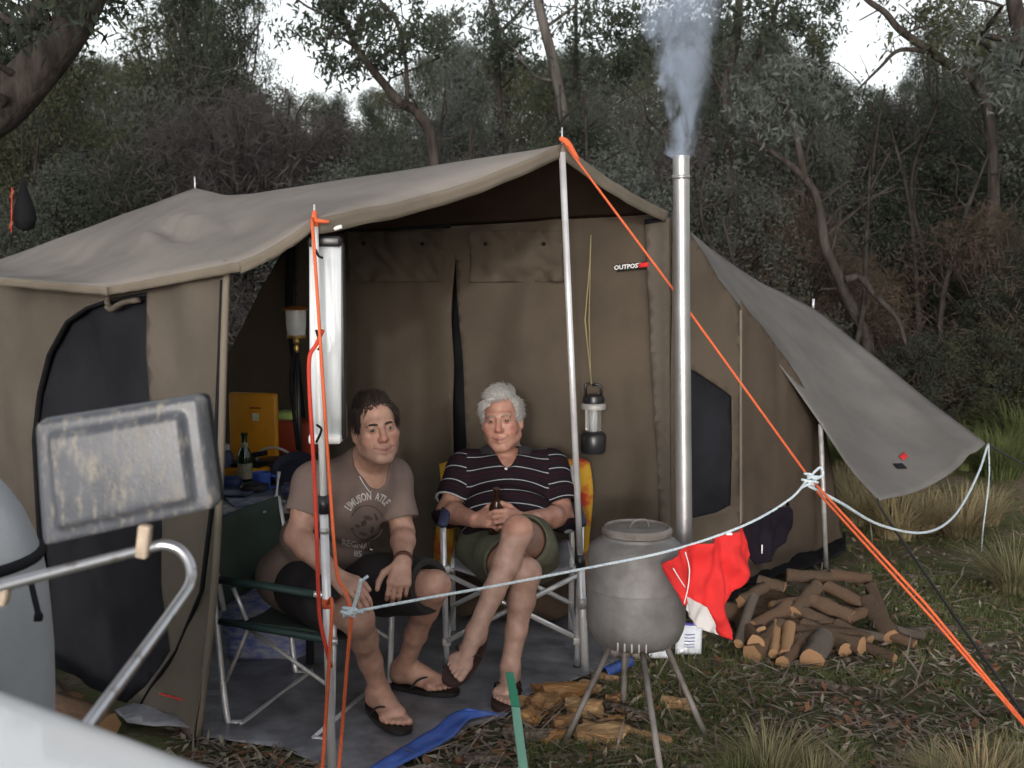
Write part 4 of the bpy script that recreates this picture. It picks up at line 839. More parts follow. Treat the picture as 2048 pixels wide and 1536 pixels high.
def skin_mat(name):
    m = bpy.data.materials.new(name); m.use_nodes = True; nt = m.node_tree; b = nt.nodes['Principled BSDF']; L = nt.links.new
    a = nt.nodes.new('ShaderNodeAttribute'); a.attribute_name = 'Col'; tc = nt.nodes.new('ShaderNodeTexCoord')
    n = nt.nodes.new('ShaderNodeTexNoise'); n.inputs['Scale'].default_value = 28; n.inputs['Detail'].default_value = 8; L(tc.outputs['Object'], n.inputs['Vector'])
    r = nt.nodes.new('ShaderNodeValToRGB'); r.color_ramp.elements[0].position = .3; r.color_ramp.elements[1].position = .7; r.color_ramp.elements[0].color = (.74, .66, .63, 1); r.color_ramp.elements[1].color = (1.05, 1.03, 1.0, 1); L(n.outputs[0], r.inputs[0])
    x = nt.nodes.new('ShaderNodeMix'); x.data_type = 'RGBA'; x.blend_type = 'MULTIPLY'; x.inputs['Factor'].default_value = 1; L(a.outputs['Color'], x.inputs['A']); L(r.outputs[0], x.inputs['B']); L(x.outputs['Result'], b.inputs['Base Color'])
    b.inputs['Roughness'].default_value = .52; b.inputs['Specular IOR Level'].default_value = .4; b.inputs['Subsurface Weight'].default_value = .12; b.inputs['Subsurface Radius'].default_value = (.012, .005, .003); b.inputs['Subsurface Scale'].default_value = 1
    n2 = nt.nodes.new('ShaderNodeTexNoise'); n2.inputs['Scale'].default_value = 160; L(tc.outputs['Object'], n2.inputs['Vector']); bp = nt.nodes.new('ShaderNodeBump'); bp.inputs['Strength'].default_value = .15; bp.inputs['Distance'].default_value = .004; L(n2.outputs[0], bp.inputs['Height']); L(bp.outputs[0], b.inputs['Normal']); return m
class Head:
    def __init__(s, c, fwd, up, k=1.0, fat=1.0):
        s.c = Vector(c); s.f = Vector(fwd).normalized(); u = Vector(up); s.u = (u - s.f * u.dot(s.f)).normalized(); s.s = s.f.cross(s.u); s.k = k; s.fat = fat; s.cw = 1.0; s.ax = (s.s, s.f, s.u)
    def __call__(s, a, b, c): return s.c + (s.s * a + s.f * b + s.u * c) * s.k
    def grow(s, B):
        k = s.k; E = lambda c, r, kk=.02, sub=False: B.ell(s(*c), [x * k for x in r], s.ax, kk, sub); Cn = lambda a, b, ra, rb, kk=.01, sub=False: B.cone(s(*a), s(*b), ra * k, rb * k, kk, sub)
        w = s.fat
        E((0, -.015, .035), (.077 * s.cw, .098, .088)); E((0, .028, -.042), (.057 * w, .060, .074), .03); E((0, .0, -.03), (.068 * w, .06, .06), .03)
        Cn((0, .068, -.100), (0, .066, -.098), .020, .020, .025)
        for g in (-1, 1):
            Cn((g * .054 * w, .0, -.062), (g * .018, .066, -.102), .019, .015, .02); Cn((g * .043, .058, -.018), (g * .046, .05, -.03), .021, .02, .022)
            Cn((g * .012, .082, .026), (g * .040, .074, .024), .010, .009, .014)
            Cn((g * .026 * w, .058, -.055), (g * .03 * w, .05, -.07), .022, .02, .02)
        for g in (-1, 1): Cn((g * .031, .100, .005), (g * .034, .098, .005), .0150, .0150, .008, True)
        for g in (-1, 1): Cn((g * .031, .0765, .004), (g * .0312, .0765, .004), .0148, .0148, .003)
        for g in (-1, 1): Cn((g * .0215, .0955, .0032), (g * .0405, .0915, .0032), .0056, .0050, .0015, True)
        Cn((0, .083, .018), (0, .108, -.028), .0085, .0125, .010); Cn((0, .100, -.034), (0, .106, -.03), .012, .011, .006)
        for g in (-1, 1): Cn((g * .0125, .093, -.036), (g * .012, .098, -.034), .0088, .008, .006); Cn((g * .007, .105, -.043), (g * .007, .103, -.040), .0035, .0035, .003, True)
        Cn((-.024, .077, -.0655), (0, .0905, -.064), .0045, .0062, .006); Cn((.024, .077, -.0655), (0, .0905, -.064), .0045, .0062, .006)
        Cn((-.021, .078, -.0765), (0, .089, -.0785), .0050, .0070, .006); Cn((.021, .078, -.0765), (0, .089, -.0785), .0050, .0070, .006)
        Cn((-.031, .080, -.0640), (0, .0985, -.0718), .0026, .0026, .003, True); Cn((.031, .080, -.0640), (0, .0985, -.0718), .0026, .0026, .003, True)
        for g in (-1, 1):
            z_ = s.cw; E((g * .080 * z_, -.006, -.008), (.010, .019, .031), .006); Cn((g * .079 * z_, -.002, -.03), (g * .078 * z_, -.001, -.032), .010, .009, .008); Cn((g * (.092 - .080 * (1 - z_)), -.002, .0), (g * (.092 - .080 * (1 - z_)), .0, -.012), .009, .007, .004, True)
            Cn((g * .020, .091, -.040), (g * .036, .070, -.066), .0022, .0020, .007, True)
            Cn((g * .022, .090, -.011), (g * .042, .080, -.012), .0016, .0016, .005, True)
    def tint(s, v, base, lip, stub=None, stub_c=None):
        q = (v - np.array(s.c)) @ np.array([list(x) for x in s.ax]).T / s.k; c = np.tile(np.array(base), (len(v), 1)); inh = np.linalg.norm(q, axis=1) < .15
        def mix(w, colr): nonlocal c; w = (np.clip(w, 0, 1) * inh)[:, None]; c = c * (1 - w) + np.array(colr) * w
        a, b, u = q.T
        if stub: mix(stub * np.clip((-.045 - u) / .02, 0, 1) * np.clip((b - .0) / .03, 0, 1), stub_c)
        mix(.35 * np.exp(-(((np.abs(a) - .042) / .022) ** 2 + ((u + .028) / .022) ** 2)) * (b > .03), (base[0] * 1.05, base[1] * .68, base[2] * .62)); mix(.45 * np.exp(-((a / .016) ** 2 + ((u + .03) / .018) ** 2)) * (b > .085), (base[0] * 1.05, base[1] * .62, base[2] * .58))
        mix(np.exp(-((a / .026) ** 4 + ((u + .0705) / .0095) ** 4)) * (b > .072) * .7, lip); mix(.8 * np.exp(-((a / .030) ** 4 + ((u + .0716 - 8 * a * a) / .0026) ** 2)) * (b > .07), (.12, .04, .035))
        mix(.5 * np.exp(-(((np.abs(a) - .031) / .016) ** 2 + ((u - .004) / .012) ** 2)) * (b > .06), (base[0] * .62, base[1] * .5, base[2] * .5)); return c
    def eyes(s, parent, gaze, iris=(.06, .07, .06)):
        for g in (-1, 1):
            c = s(g * .031, .0765, .0035); mb = MB(); r = .0136 * s.k; bm = bmesh.new(); bmesh.ops.create_uvsphere(bm, u_segments=24, v_segments=16, radius=r); d = (Vector(gaze) - c).normalized(); rt = Vector((0, 0, 1)).rotation_difference(d).to_matrix()
            bm.verts.index_update(); loc = [v.co.copy() for v in bm.verts]; mb.add([rt @ p + c for p in loc], [[x.index for x in f.verts] for f in bm.faces]); bm.free()
            o = mb.build('eye', M['eye'], parent); z = np.array([p.z / r for p in loc]); cc = np.where((z > .74)[:, None], np.array(iris) * .4, np.array((.36, .31, .29))); cc = np.where((z > .93)[:, None], np.array((.01, .01, .01)), cc); colour_attr(o, cc)
    def brows(s, parent, m, th=.0064):
        for g in (-1, 1):
            q = MB(); q.tube(spline([s(g * .012, .0915, .0195), s(g * .026, .0885, .0225), s(g * .040, .0795, .0215), s(g * .048, .070, .016)], 4), [th * s.k * x for x in (.6, .85, 1, 1, 1, 1, .95, .9, .8, .7, .6, .4, .25)], 6, flat=.7); q.build('eyebrow', m, parent)
    def hair(s, parent, m, seed, inside, comb, n=2600, L0=.055, lift=.35, cap=.010, curl=.3, r0=.0022):
        g = random.Random(seed); q = MB(); C0 = (0, -.015, .035); Rr = (.077 * s.cw, .098, .088); vs = []; fs = []; cnt = 0; tries = 0
        while cnt < n and tries < n * 12:
            tries += 1; d = Vector((g.gauss(0, 1), g.gauss(0, 1), g.gauss(0, 1))).normalized(); p = Vector((C0[0] + Rr[0] * d.x * 1.02, C0[1] + Rr[1] * d.y * 1.02, C0[2] + Rr[2] * d.z * 1.02))
            if not inside(p, g.random()): continue
            cnt += 1; nrm = Vector((d.x / Rr[0], d.y / Rr[1], d.z / Rr[2])).normalized(); cv = Vector(comb(p)); cv = (cv - nrm * cv.dot(nrm)); cv = cv.normalized() if cv.length > 1e-4 else cv
            ln = L0 * g.uniform(.6, 1.25); cur = p.copy(); dr = (cv + nrm * lift * g.uniform(.5, 1.6) + Vector((g.gauss(0, curl), g.gauss(0, curl), g.gauss(0, curl))) * .6).normalized(); pts = [cur.copy()]
            for i in range(4):
                cur = cur + dr * ln / 4; e = Vector(((cur.x - C0[0]) / Rr[0], (cur.y - C0[1]) / Rr[1], (cur.z - C0[2]) / Rr[2])); nn = Vector((e.x / Rr[0], e.y / Rr[1], e.z / Rr[2])).normalized()
                if e.length < 1.03: cur = Vector((C0[0] + e.normalized().x * Rr[0] * 1.035, C0[1] + e.normalized().y * Rr[1] * 1.035, C0[2] + e.normalized().z * Rr[2] * 1.035))
                dr = (dr - nn * .22 * lift + cv * .25 + Vector((g.gauss(0, curl), g.gauss(0, curl), g.gauss(0, curl))) * .5).normalized(); pts.append(cur.copy())
            
            if any(p_.y > .068 and p_.z < .072 for p_ in pts): continue
            q.tube([s(*p_) for p_ in pts], [r0 * s.k * x for x in (1, 1, .9, .7, .25)], 3, caps=False)
        return q.build('hair', m, parent)
M['eye'] = mat('eye', (1, 1, 1), .15); _b = M['eye'].node_tree; _a = _b.nodes.new('ShaderNodeAttribute'); _a.attribute_name = 'Col'; _b.links.new(_a.outputs['Color'], _b.nodes['Principled BSDF'].inputs['Base Color'])
def foot(B, A, d, up, side, k=1.0):
    d, up, side = Vector(d).normalized(), Vector(up).normalized(), Vector(side).normalized(); A = Vector(A)   # side: towards the big toe
    B.cone(A - up * .020 * k - d * .022 * k, A - up * .042 * k - d * .026 * k, .034 * k, .033 * k, .02); B.cone(A - up * .005 * k, A + d * .105 * k - up * .050 * k + side * .012 * k, .034 * k, .024 * k, .02); B.cone(A - up * .04 * k - d * .01 * k, A + d * .10 * k - up * .060 * k - side * .018 * k, .028 * k, .018 * k, .02)
    B.cone(A + d * .105 * k - up * .055 * k + side * .026 * k, A + d * .10 * k - up * .060 * k - side * .028 * k, .019 * k, .016 * k, .015); tips = []
    for i, (sd_, ln, r) in enumerate(((.030, .070, .0125), (.012, .072, .0092), (-.003, .064, .0088), (-.017, .054, .0085), (-.030, .042, .0082))):
        a = A + d * (.108 - .004 * i) * k - up * .060 * k + side * sd_ * k; t = a + d * ln * k * .75 - up * .006 * k; B.cone(a, t, r * k * 1.05, r * k, .004); tips.append(t)
    return tips
def flipflop(parent, A, d, up, side, m, k=1.0):
    d, up, side = Vector(d).normalized(), Vector(up).normalized(), Vector(side).normalized(); c = Vector(A) - up * .0785 * k; q = MB(); n = 24; top = []
    for i in range(n):
        t = 2 * math.pi * i / n; x = math.cos(t); y = math.sin(t); w_ = (.046 + .008 * x) * k; top.append(c + d * ((.058 + .138 * x) * k) + side * (w_ * (abs(y) ** .75) * (1 if y > 0 else -1) + .002 * k))
    vs = [p + up * .004 for p in top] + [p - up * .011 for p in top]; q.add(vs, [list(range(n)), list(range(2 * n - 1, n - 1, -1))] + [[i, n + i, n + (i + 1) % n, (i + 1) % n] for i in range(n)])
    o = q.build('flip_flop', m, parent, auto=40); th = c + d * .128 * k + side * .014 * k
    for g in (-1, 1):
        q = MB(); q.tube(spline([th + up * .012 * k, th - d * .022 * k + up * .040 * k + side * g * .010 * k, c + d * .068 * k + side * g * .036 * k + up * .042 * k, c + d * .035 * k + side * g * .047 * k + up * .006 * k], 5), .0052 * k, 6, flat=.6); st = q.build('strap', m, None, origin=ROOT[parent]); st.parent = o; st.location = (0, 0, 0)
def hand(B, W, d, n, t, curl=(.4, .5, .4), k=1.0, thumb=(.75, .6, -.15), spread=0.0, thcurl=.5):
    """W wrist, d towards the fingers, n back of the hand, t thumb side"""
    d = Vector(d).normalized(); n = Vector(n); n = (n - d * n.dot(d)).normalized(); t = Vector(t); t = (t - d * t.dot(d) - n * t.dot(n)).normalized(); W = Vector(W)
    for i in range(4):
        kn_ = W + (d * (.083 - .004 * abs(i - 1)) + t * (.030 - .0195 * i)) * k; B.cone(W + t * (.012 - .008 * i) * k, kn_, .016 * k, .0125 * k, .010)
        ln = (.95, 1.05, .98, .78)[i]; dd = (d + t * spread * (1.5 - i)).normalized(); p = kn_; r = (.0092, .0095, .0090, .0080)[i] * k
        for sgi, L_s in enumerate((.043, .027, .021)):
            a = curl[sgi] * (1 + .08 * i); ax = n.cross(dd); dd = (dd * math.cos(a) - n * math.sin(a) * 1.0).normalized() if sgi == 0 else (Quaternion(t, 0) @ dd)
            if sgi: dd = rot_about(dd, t, n, d, a)
            e = p + dd * L_s * ln * k; B.cone(p, e, r, r * .9, .0035); p = e; r *= .9
    b0 = W + (d * .022 + t * .022 - n * .006) * k; td = (d * thumb[0] + t * thumb[1] + n * thumb[2]).normalized(); p1 = b0 + td * .042 * k; B.cone(b0, p1, .0165 * k, .0125 * k, .010)
    td2 = (td + d * thcurl - t * thcurl * .8).normalized(); p2 = p1 + td2 * .032 * k; B.cone(p1, p2, .0118 * k, .0105 * k, .004); td3 = (td2 + d * thcurl * .3 - t * thcurl * .6).normalized(); B.cone(p2, p2 + td3 * .026 * k, .0105 * k, .0085 * k, .004)
def rot_about(v, t, n, d, a):            # bend v further towards the palm, in the plane of d and n
    x, y = v.dot(d), v.dot(n); rest = v - d * x - n * y; c, s_ = math.cos(a), math.sin(a); return (d * (x * c + y * s_) + n * (y * c - x * s_) + rest).normalized()
def leg(B, hip, knee, ankle, back, r=(.082, .054, .049, .032), k=.02, calf=.050):
    hip, knee, ankle, back = Vector(hip), Vector(knee), Vector(ankle), Vector(back).normalized(); B.chain([hip, hip.lerp(knee, .5), knee], [r[0], r[0] * .86, r[1]], k); B.cone(knee, knee.lerp(ankle, .3), r[2], .041, k); B.chain([knee.lerp(ankle, .08) + back * .008, knee.lerp(ankle, .30) + back * .018, knee.lerp(ankle, .62) + back * .008, ankle], [.041, calf * .92, .039, r[3]], k)
def arm(B, S, E, W, r=(.052, .043, .040, .028), k=.02): B.chain([S, Vector(S).lerp(Vector(E), .5), E], [r[0], r[0] * .92, r[1] * .92], k); B.chain([E, Vector(E).lerp(Vector(W), .3), W], [r[1] * .95, r[2], r[3]], k)
def finish(B, name, m, parent, it=2):
    v, f = B.mesh(); v = smooth_np(v, f, it); return mesh_np(name, v, f.astype(np.int32), m, parent), v
def bend_fold(B, c, ax, amp, n, rad):    # creases radiating where cloth bunches
    c = A3(c); ax = A3(Vector(ax).normalized()); m = np.abs(B.F) < .03; ijk = np.argwhere(m); X = ijk * B.h + B.lo - c; r = np.linalg.norm(X, axis=1); u = X @ ax; B.F[m] += (amp * np.sin(u * n + 2 * np.sin(X[:, 0] * 11)) * np.exp(-(r / rad) ** 2)).astype(np.float32)
HB = .0038

# ---- the person in the brown t-shirt
def person_a():
    root = thing('person', 'person in brown printed t-shirt and black shorts leaning forward in the green chair', 'person', (-.6, 3.8, .02)); CAMP = Vector((0, 0, CAMH))
    pel, bel, che, nek = P(614, 1150, 3.90), P(648, 1085, 3.88), P(700, 1000, 3.80), P(735, 925, 3.77)
    Sn, Sf = P(634, 968, 3.64), P(784, 962, 3.88); lat = (Sf - Sn).normalized(); upv = (che - pel).normalized(); lat = (lat - upv * lat.dot(upv)).normalized(); fw = lat.cross(upv); fw = fw if fw.y < 0 else -fw
    ax = (lat, fw, upv)
    H = Head(P(751, 857, 3.66), (.36, -.93, .07), (-.13, .06, 1), .945, 1.02); H.cw = .96
    En, Wn = P(594, 1072, 3.56), P(668, 1150, 3.44); Ef, Wf = P(806, 1066, 3.82), P(806, 1122, 3.62)
    hn, kn_, an = P(612, 1176, 3.76), P(716, 1238, 3.50), P(757, 1392, 3.72); hf, kf, af = P(668, 1168, 3.96), P(870, 1172, 3.66), P(812, 1352, 3.96)
    an.z = .112; af.z = .112
    dn, df = (G(800, 1470) - V(an.x, an.y, 0)).normalized(), (G(912, 1398) - V(af.x, af.y, 0)).normalized(); up = V(0, 0, 1); sn_, sf_ = up.cross(dn), -up.cross(df)
    B = Field((-1.15, 3.2, -.02), (-.05, 4.25, 1.25), HB)
    B.ell(pel, (.165, .125, .12), ax); B.ell(bel, (.155, .13, .14), ax, .04); B.ell(che, (.165, .115, .16), ax, .04); B.cone(Sn, Sf, .06, .06, .05); B.cone(nek, H(0, -.012, -.075), .062, .056, .03); B.cone(che.lerp(nek, .7), nek, .09, .062, .04)
    arm(B, Sn, En, Wn, (.054, .042, .041, .028)); arm(B, Sf, Ef, Wf, (.053, .042, .041, .028))
    hand(B, Wn, P(712, 1185, 3.38) - Wn, V(-.1, -.35, 1), V(.4, .6, .2), (.3, .45, .35))
    hand(B, Wf, P(796, 1178, 3.56) - Wf, V(.15, -.85, .55), V(-1, -.1, .1), (.55, .75, .55), 1.02, (.55, .75, -.2))
    H.grow(B); leg(B, hn, kn_, an, V(-.3, .9, 0)); leg(B, hf, kf, af, V(-.3, .8, 0)); foot(B, an, dn, up, up.cross(dn), 1.08); foot(B, af, df, up, up.cross(df), 1.08)
    body, v = finish(B, 'body', skin_mat('skin_a'), root, 1); colour_attr(body, H.tint(v, (.43, .262, .205), (.37, .17, .15), .45, (.27, .185, .16)))
    H.eyes(root, CAMP, (.07, .08, .07)); hm = mat('hair_brown', (.028, .018, .013), .55, var=.4, scale=60, spec=.4); H.brows(root, hm)
    def inside(p, rnd):
        x, y, z = p
        if y > .045: return z > .080 - .10 * max(0, abs(x) - .03) + .012 * (rnd - .5)
        if y > .005: return z > .040 - (abs(x) > .06) * .05 + .02 * rnd
        if y > -.03: return z > .034 - .008 * rnd if abs(x) > .05 else z > .04
        return z > -.055
    H.hair(root, hm, 3, inside, lambda p: (p[0] * 4 + .2 * math.sin(p[1] * 90), -.25 if p[1] > 0 else -.1, .5 if p[2] > .085 else -.8), 6000, .034, .36, curl=.34, r0=.0015)
    H.hair(root, hm, 4, inside, lambda p: (p[0] * 2, -1, 0), 1800, .028, .2, curl=.2, r0=.0028)
    # t-shirt
    T = Field((-1.15, 3.35, .35), (-.2, 4.3, 1.05), .005); o_ = .016
    T.ell(pel - upv * .02, (.165 + o_ + .006, .125 + o_ + .018, .14), ax); T.ell(bel, (.150 + o_ + .008, .122 + o_, .15), ax, .04); T.ell(che, (.165 + o_, .115 + o_, .17), ax, .04); T.cone(Sn, Sf, .06 + o_, .06 + o_, .05); T.cone(che.lerp(nek, .55), nek - upv * .012, .10, .078, .04)
    cn, cf = Sn.lerp(En, .62), Sf.lerp(Ef, .75)
    T.cone(Sn, cn.lerp(En, .3), .072, .068, .03); T.cone(Sf, cf.lerp(Ef, .3), .072, .068, .03); T.ripple(.0035, 26, 4); bend_fold(T, bel, upv, .008, 70, .17); bend_fold(T, Sn.lerp(che, .4), V(.5, 0, 1), .006, 60, .1)
    T.cut_near(cn, En - Sn, .085); T.cut_near(cf, Ef - Sf, .085); T.cut_near(pel - upv * .085, -upv, .4); nv = (H(0, .02, -.07) - nek).normalized()
    T.cone(nek + fw * .016 + nv * .0, nek + nv * .1 + fw * .02, .063, .075, .008, True); T.cone(nek + fw * .05 - upv * .01, nek + fw * .08 + nv * .05, .045, .06, .01, True)
    T.cone(cn + (En - Sn).normalized() * -.02, cn + (En - Sn).normalized() * .05, .056, .056, .003, True); T.cone(cf + (Ef - Sf).normalized() * -.02, cf + (Ef - Sf).normalized() * .05, .056, .056, .003, True)
    sh, sv = finish(T, 'shirt', mat('shirt_brown', (.165, .122, .108), .95, var=.08, scale=9, bump=.3, bscale=400, spec=.1), root, 2)
    bv = BVHTree.FromPolygons([tuple(p) for p in sv], [list(p.vertices) for p in sh.data.polygons])
    def proj(px_, py_, off=.0022):
        o0 = Vector((0, 0, CAMH)); d = ray(px_, py_).normalized(); hit = bv.ray_cast(o0, d)
        return (hit[0] - d * off) if hit[0] is not None else P(px_, py_, 3.66)
    pm = mat('shirt_print', (.52, .48, .47), .9, c2=(.30, .26, .25), scale=60, c2amt=.58); pd = mat('shirt_print_dark', (.062, .046, .042), .95, var=.3, scale=30)
    word = 'LIMUSON  ATLE'; pts_ = spline([(690, 1026, 0), (704, 1008, 0), (722, 997, 0), (740, 993, 0), (757, 995, 0), (770, 1002, 0), (780, 1016, 0)], 12); Ls = [0]
    for i in range(1, len(pts_)): Ls.append(Ls[-1] + (pts_[i] - pts_[i - 1]).length)
    def along(x, y):
        q_ = (x + .5) * Ls[-1]; i = min(max(0, next((j for j in range(len(Ls)) if Ls[j] > q_), len(Ls) - 1) - 1), len(pts_) - 2); t_ = (q_ - Ls[i]) / (Ls[i + 1] - Ls[i] + 1e-9); p = pts_[i].lerp(pts_[i + 1], t_); tg = (pts_[i + 1] - pts_[i]).normalized(); nn = Vector((tg.y, -tg.x, 0)); return proj(p.x + nn.x * y, p.y + nn.y * y)
    text_on(word, .118, lambda x, y: along(x, y * 190), 'print_lettering', pm, root, bold=.003)
    text_on('REGNAL', 17, lambda x, y: proj(714 + x * .95, 1090 - y + x * .16), 'print_lettering', pm, root, bold=.5); text_on('85', 17, lambda x, y: proj(716 + x, 1108 - y + x * .1), 'print_lettering', pm, root, bold=.5)
    for i, (x0, y0, rx, ry, a) in enumerate(((736, 1036, 13, 7, .3), (728, 1046, 7, 9, .8), (752, 1034, 4, 11, -.4), (716, 1052, 9, 4, .2), (744, 1060, 5, 10, .1), (726, 1068, 12, 4, .2), (704, 1058, 5, 4, 0))):
        q = MB(); n = 14; ring = [proj(x0 + math.cos(a) * rx * math.cos(t) * rj - math.sin(a) * ry * math.sin(t) * rj, y0 + math.sin(a) * rx * math.cos(t) * rj + math.cos(a) * ry * math.sin(t) * rj) for t, rj in ((2 * math.pi * j / n, .75 + .35 * pnoise(Vector((j * .9, i * 3.1, 1)))) for j in range(n))]
        q.add([proj(x0, y0)] + ring, [[0, 1 + j, 1 + (j + 1) % n] for j in range(n)]); q.build('print_emblem', pd, root)
    for a0, a1 in ((200, 340), (20, 160)):
        q = MB(); pr_ = [(734 + 34 * math.cos(R(t)), 1046 + 36 * math.sin(R(t))) for t in np.linspace(a0, a1, 20)]; q.add([proj(x, y) for x, y in pr_] + [proj(734 + (x - 734) * .94, 1046 + (y - 1046) * .94) for x, y in pr_], [[j, j + 1, 21 + j, 20 + j] for j in range(19)]); q.build('print_ring', pd, root)
    q = MB(); q.tube(spline([proj(719, 952, .004), proj(726, 965, .004), proj(734, 977, .004), proj(741, 984, .004), proj(747, 974, .004), proj(751, 960, .004)], 5), .0016, 5); q.build('necklace', M['alu'], root)
    # shorts
    Q = Field((-1.1, 3.3, .2), (-.1, 4.3, .75), .005); Q.ell(pel - upv * .03, (.172, .145, .11), ax); cn, cf = hn.lerp(kn_, .84), hf.lerp(kf, .95)
    Q.chain([hn, hn.lerp(kn_, .5), cn], [.112, .102, .090], .03); Q.chain([hf, hf.lerp(kf, .5), cf], [.112, .104, .096], .03); Q.ripple(.004, 30, 9); Q.cut_near(cn, kn_ - hn, .115); Q.cut_near(cf, kf - hf, .115)
    Q.cone(cn, cn + (kn_ - hn).normalized() * .1, .078, .078, .003, True); Q.cone(cf, cf + (kf - hf).normalized() * .1, .070, .070, .003, True)
    finish(Q, 'shorts', mat('shorts_black', (.014, .011, .012), .8, var=.2, scale=12, bump=.2, bscale=300), root, 2)
    fm = mat('thong_black', (.014, .011, .011), .6); flipflop(root, an, dn, up, up.cross(dn), fm, 1.08); flipflop(root, af, df, up, up.cross(df), fm, 1.08)
    q = MB(); bt = (Wf - Ef).normalized(); q.tube([Wf - bt * .012, Wf + bt * .006], .034, 14); q.build('wristband', mat('band', (.09, .03, .02), .7), root)
person_a()

# ---- the person in the striped polo shirt
def person_b():
    root = thing('person', 'person in dark striped polo shirt sitting cross-legged and holding a bottle', 'person', (.0, 4.3, .02)); CAMP = Vector((0, 0, CAMH))
    pel, bel, che, nek = P(1012, 1088, 4.36), P(1014, 1040, 4.42), P(1015, 975, 4.54), P(1012, 905, 4.62)
    S1, S2 = P(932, 938, 4.58), P(1100, 938, 4.60); lat = V(1, .02, 0).normalized(); upv = (nek - pel).normalized(); lat = (lat - upv * lat.dot(upv)).normalized(); fw = lat.cross(upv); fw = fw if fw.y < 0 else -fw; ax = (lat, fw, upv)
    H = Head(P(1004, 840, 4.56), (-.14, -.98, .06), (-.08, -.06, 1), 1.06, .98); H.cw = .92
    E1, W1_ = P(895, 1022, 4.44), P(950, 1040, 4.20); E2, W2_ = P(1128, 1032, 4.46), P(1045, 1040, 4.18)
    hr, hl = P(968, 1100, 4.36), P(1060, 1098, 4.36); kr, kl = P(1052, 1146, 3.94), P(1036, 1062, 3.93); ar, al = P(1020, 1372, 3.93), P(952, 1262, 3.80); ar.z = .112
    dr = (V(.02 - .055, -.2, 0)).normalized(); dl_ = (P(905, 1326, 3.64) - P(952, 1262, 3.80)).normalized(); up = V(0, 0, 1); shin = (kl - al).normalized(); upl = (shin - dl_ * shin.dot(dl_)).normalized(); sdl = upl.cross(dl_)
    B = Field((-.42, 3.5, -.02), (.36, 4.85, 1.2), HB)
    B.ell(pel, (.165, .125, .11), ax); B.ell(bel + fw * .01, (.165, .145, .13), ax, .04); B.ell(che, (.175, .125, .15), ax, .04); B.cone(S1, S2, .062, .062, .05); B.cone(nek, H(0, -.012, -.08), .066, .064, .03)
    arm(B, S1, E1, W1_, (.055, .046, .043, .030)); arm(B, S2, E2, W2_, (.055, .046, .043, .030))
    bt0, btd = P(992, 1036, 4.165), V(.02, -.25, 1).normalized()
    hand(B, W1_, P(988, 1034, 4.13) - W1_, V(-.25, -.75, .6), V(.1, -.2, 1), (.75, .85, .6), 1.06, (.55, .65, -.1)); hand(B, W2_, P(1000, 1036, 4.10) - W2_, V(.3, -.85, .45), V(-.1, -.2, 1), (.6, .8, .6), 1.06, (.6, .6, -.1))
    H.grow(B)
    B2 = Field(B.lo, B.lo + (B.n - 1) * B.h, HB); leg(B2, hr, kr, ar, V(.1, 1, 0), (.086, .057, .052, .034), calf=.053); foot(B2, ar, dr, up, -V(0, 0, 1).cross(dr) if False else up.cross(dr), 1.05)
    B3 = Field(B.lo, B.lo + (B.n - 1) * B.h, HB); leg(B3, hl, kl, al, V(.35, .75, -.35), (.086, .057, .052, .034), calf=.053); foot(B3, al, dl_, upl, sdl, 1.05)
    for X in (B2, B3):
        n0_ = np.minimum(B.F.shape, X.F.shape); sl = tuple(slice(0, q_) for q_ in n0_); a, b = B.F[sl], X.F[sl]; kk = .006; hh = np.clip(.5 + .5 * (b - a) / kk, 0, 1); B.F[sl] = b * (1 - hh) + a * hh - kk * hh * (1 - hh)
    body, v = finish(B, 'body', skin_mat('skin_b'), root, 1); tn = H.tint(v, (.41, .225, .172), (.37, .17, .145)); legs = np.clip((4.1 - v[:, 1]) / .1, 0, 1)[:, None] * (v[:, 2] < .62)[:, None]; colour_attr(body, tn * (1 - legs) + np.array((.43, .285, .235)) * legs)
    H.eyes(root, CAMP, (.06, .07, .08)); hm = mat('hair_grey', (.27, .26, .245), .6, c2=(.48, .47, .455), scale=90, spec=.3); H.brows(root, mat('brow_grey', (.20, .15, .12), .7))
    def inside(p, rnd):
        x, y, z = p
        if y > .045: return z > .085 - .02 * (x > .02) + .010 * (rnd - .5)
        if y > .0: return z > .040 - (abs(x) > .06) * .055 + .02 * rnd
        if y > -.03: return z > .0 - .01 * rnd if abs(x) > .05 else z > .04
        return z > -.07
    H.hair(root, hm, 13, inside, lambda p: (.8 + p[0] * 3, -.5, .25 if p[2] > .09 else -.9), 6500, .044, .30, curl=.16, r0=.0014); H.hair(root, hm, 14, inside, lambda p: (.5, -1, -.4), 1900, .03, .2, curl=.15, r0=.0028)
    # striped polo
    T = Field((-.45, 4.1, .38), (.4, 4.9, 1.0), .005); o_ = .017
    T.ell(pel, (.165 + o_, .125 + o_ + .015, .12), ax); T.ell(bel + fw * .01, (.165 + o_ + .014, .145 + o_, .14), ax, .04); T.ell(che, (.175 + o_, .125 + o_, .16), ax, .04); T.cone(S1, S2, .062 + o_, .062 + o_, .05); T.cone(che.lerp(nek, .5), nek - upv * .02, .12, .085, .04)
    c1, c2 = S1.lerp(E1, .80), S2.lerp(E2, .80); T.cone(S1, E1, .078, .072, .03); T.cone(S2, E2, .078, .072, .03); T.ripple(.003, 24, 21); bend_fold(T, bel, upv, .007, 75, .16); bend_fold(T, S1.lerp(bel, .35), V(-.6, 0, 1), .005, 60, .1)
    T.cut_near(c1, E1 - S1, .10); T.cut_near(c2, E2 - S2, .10); T.cut_near(pel - upv * .03, -upv, .5)
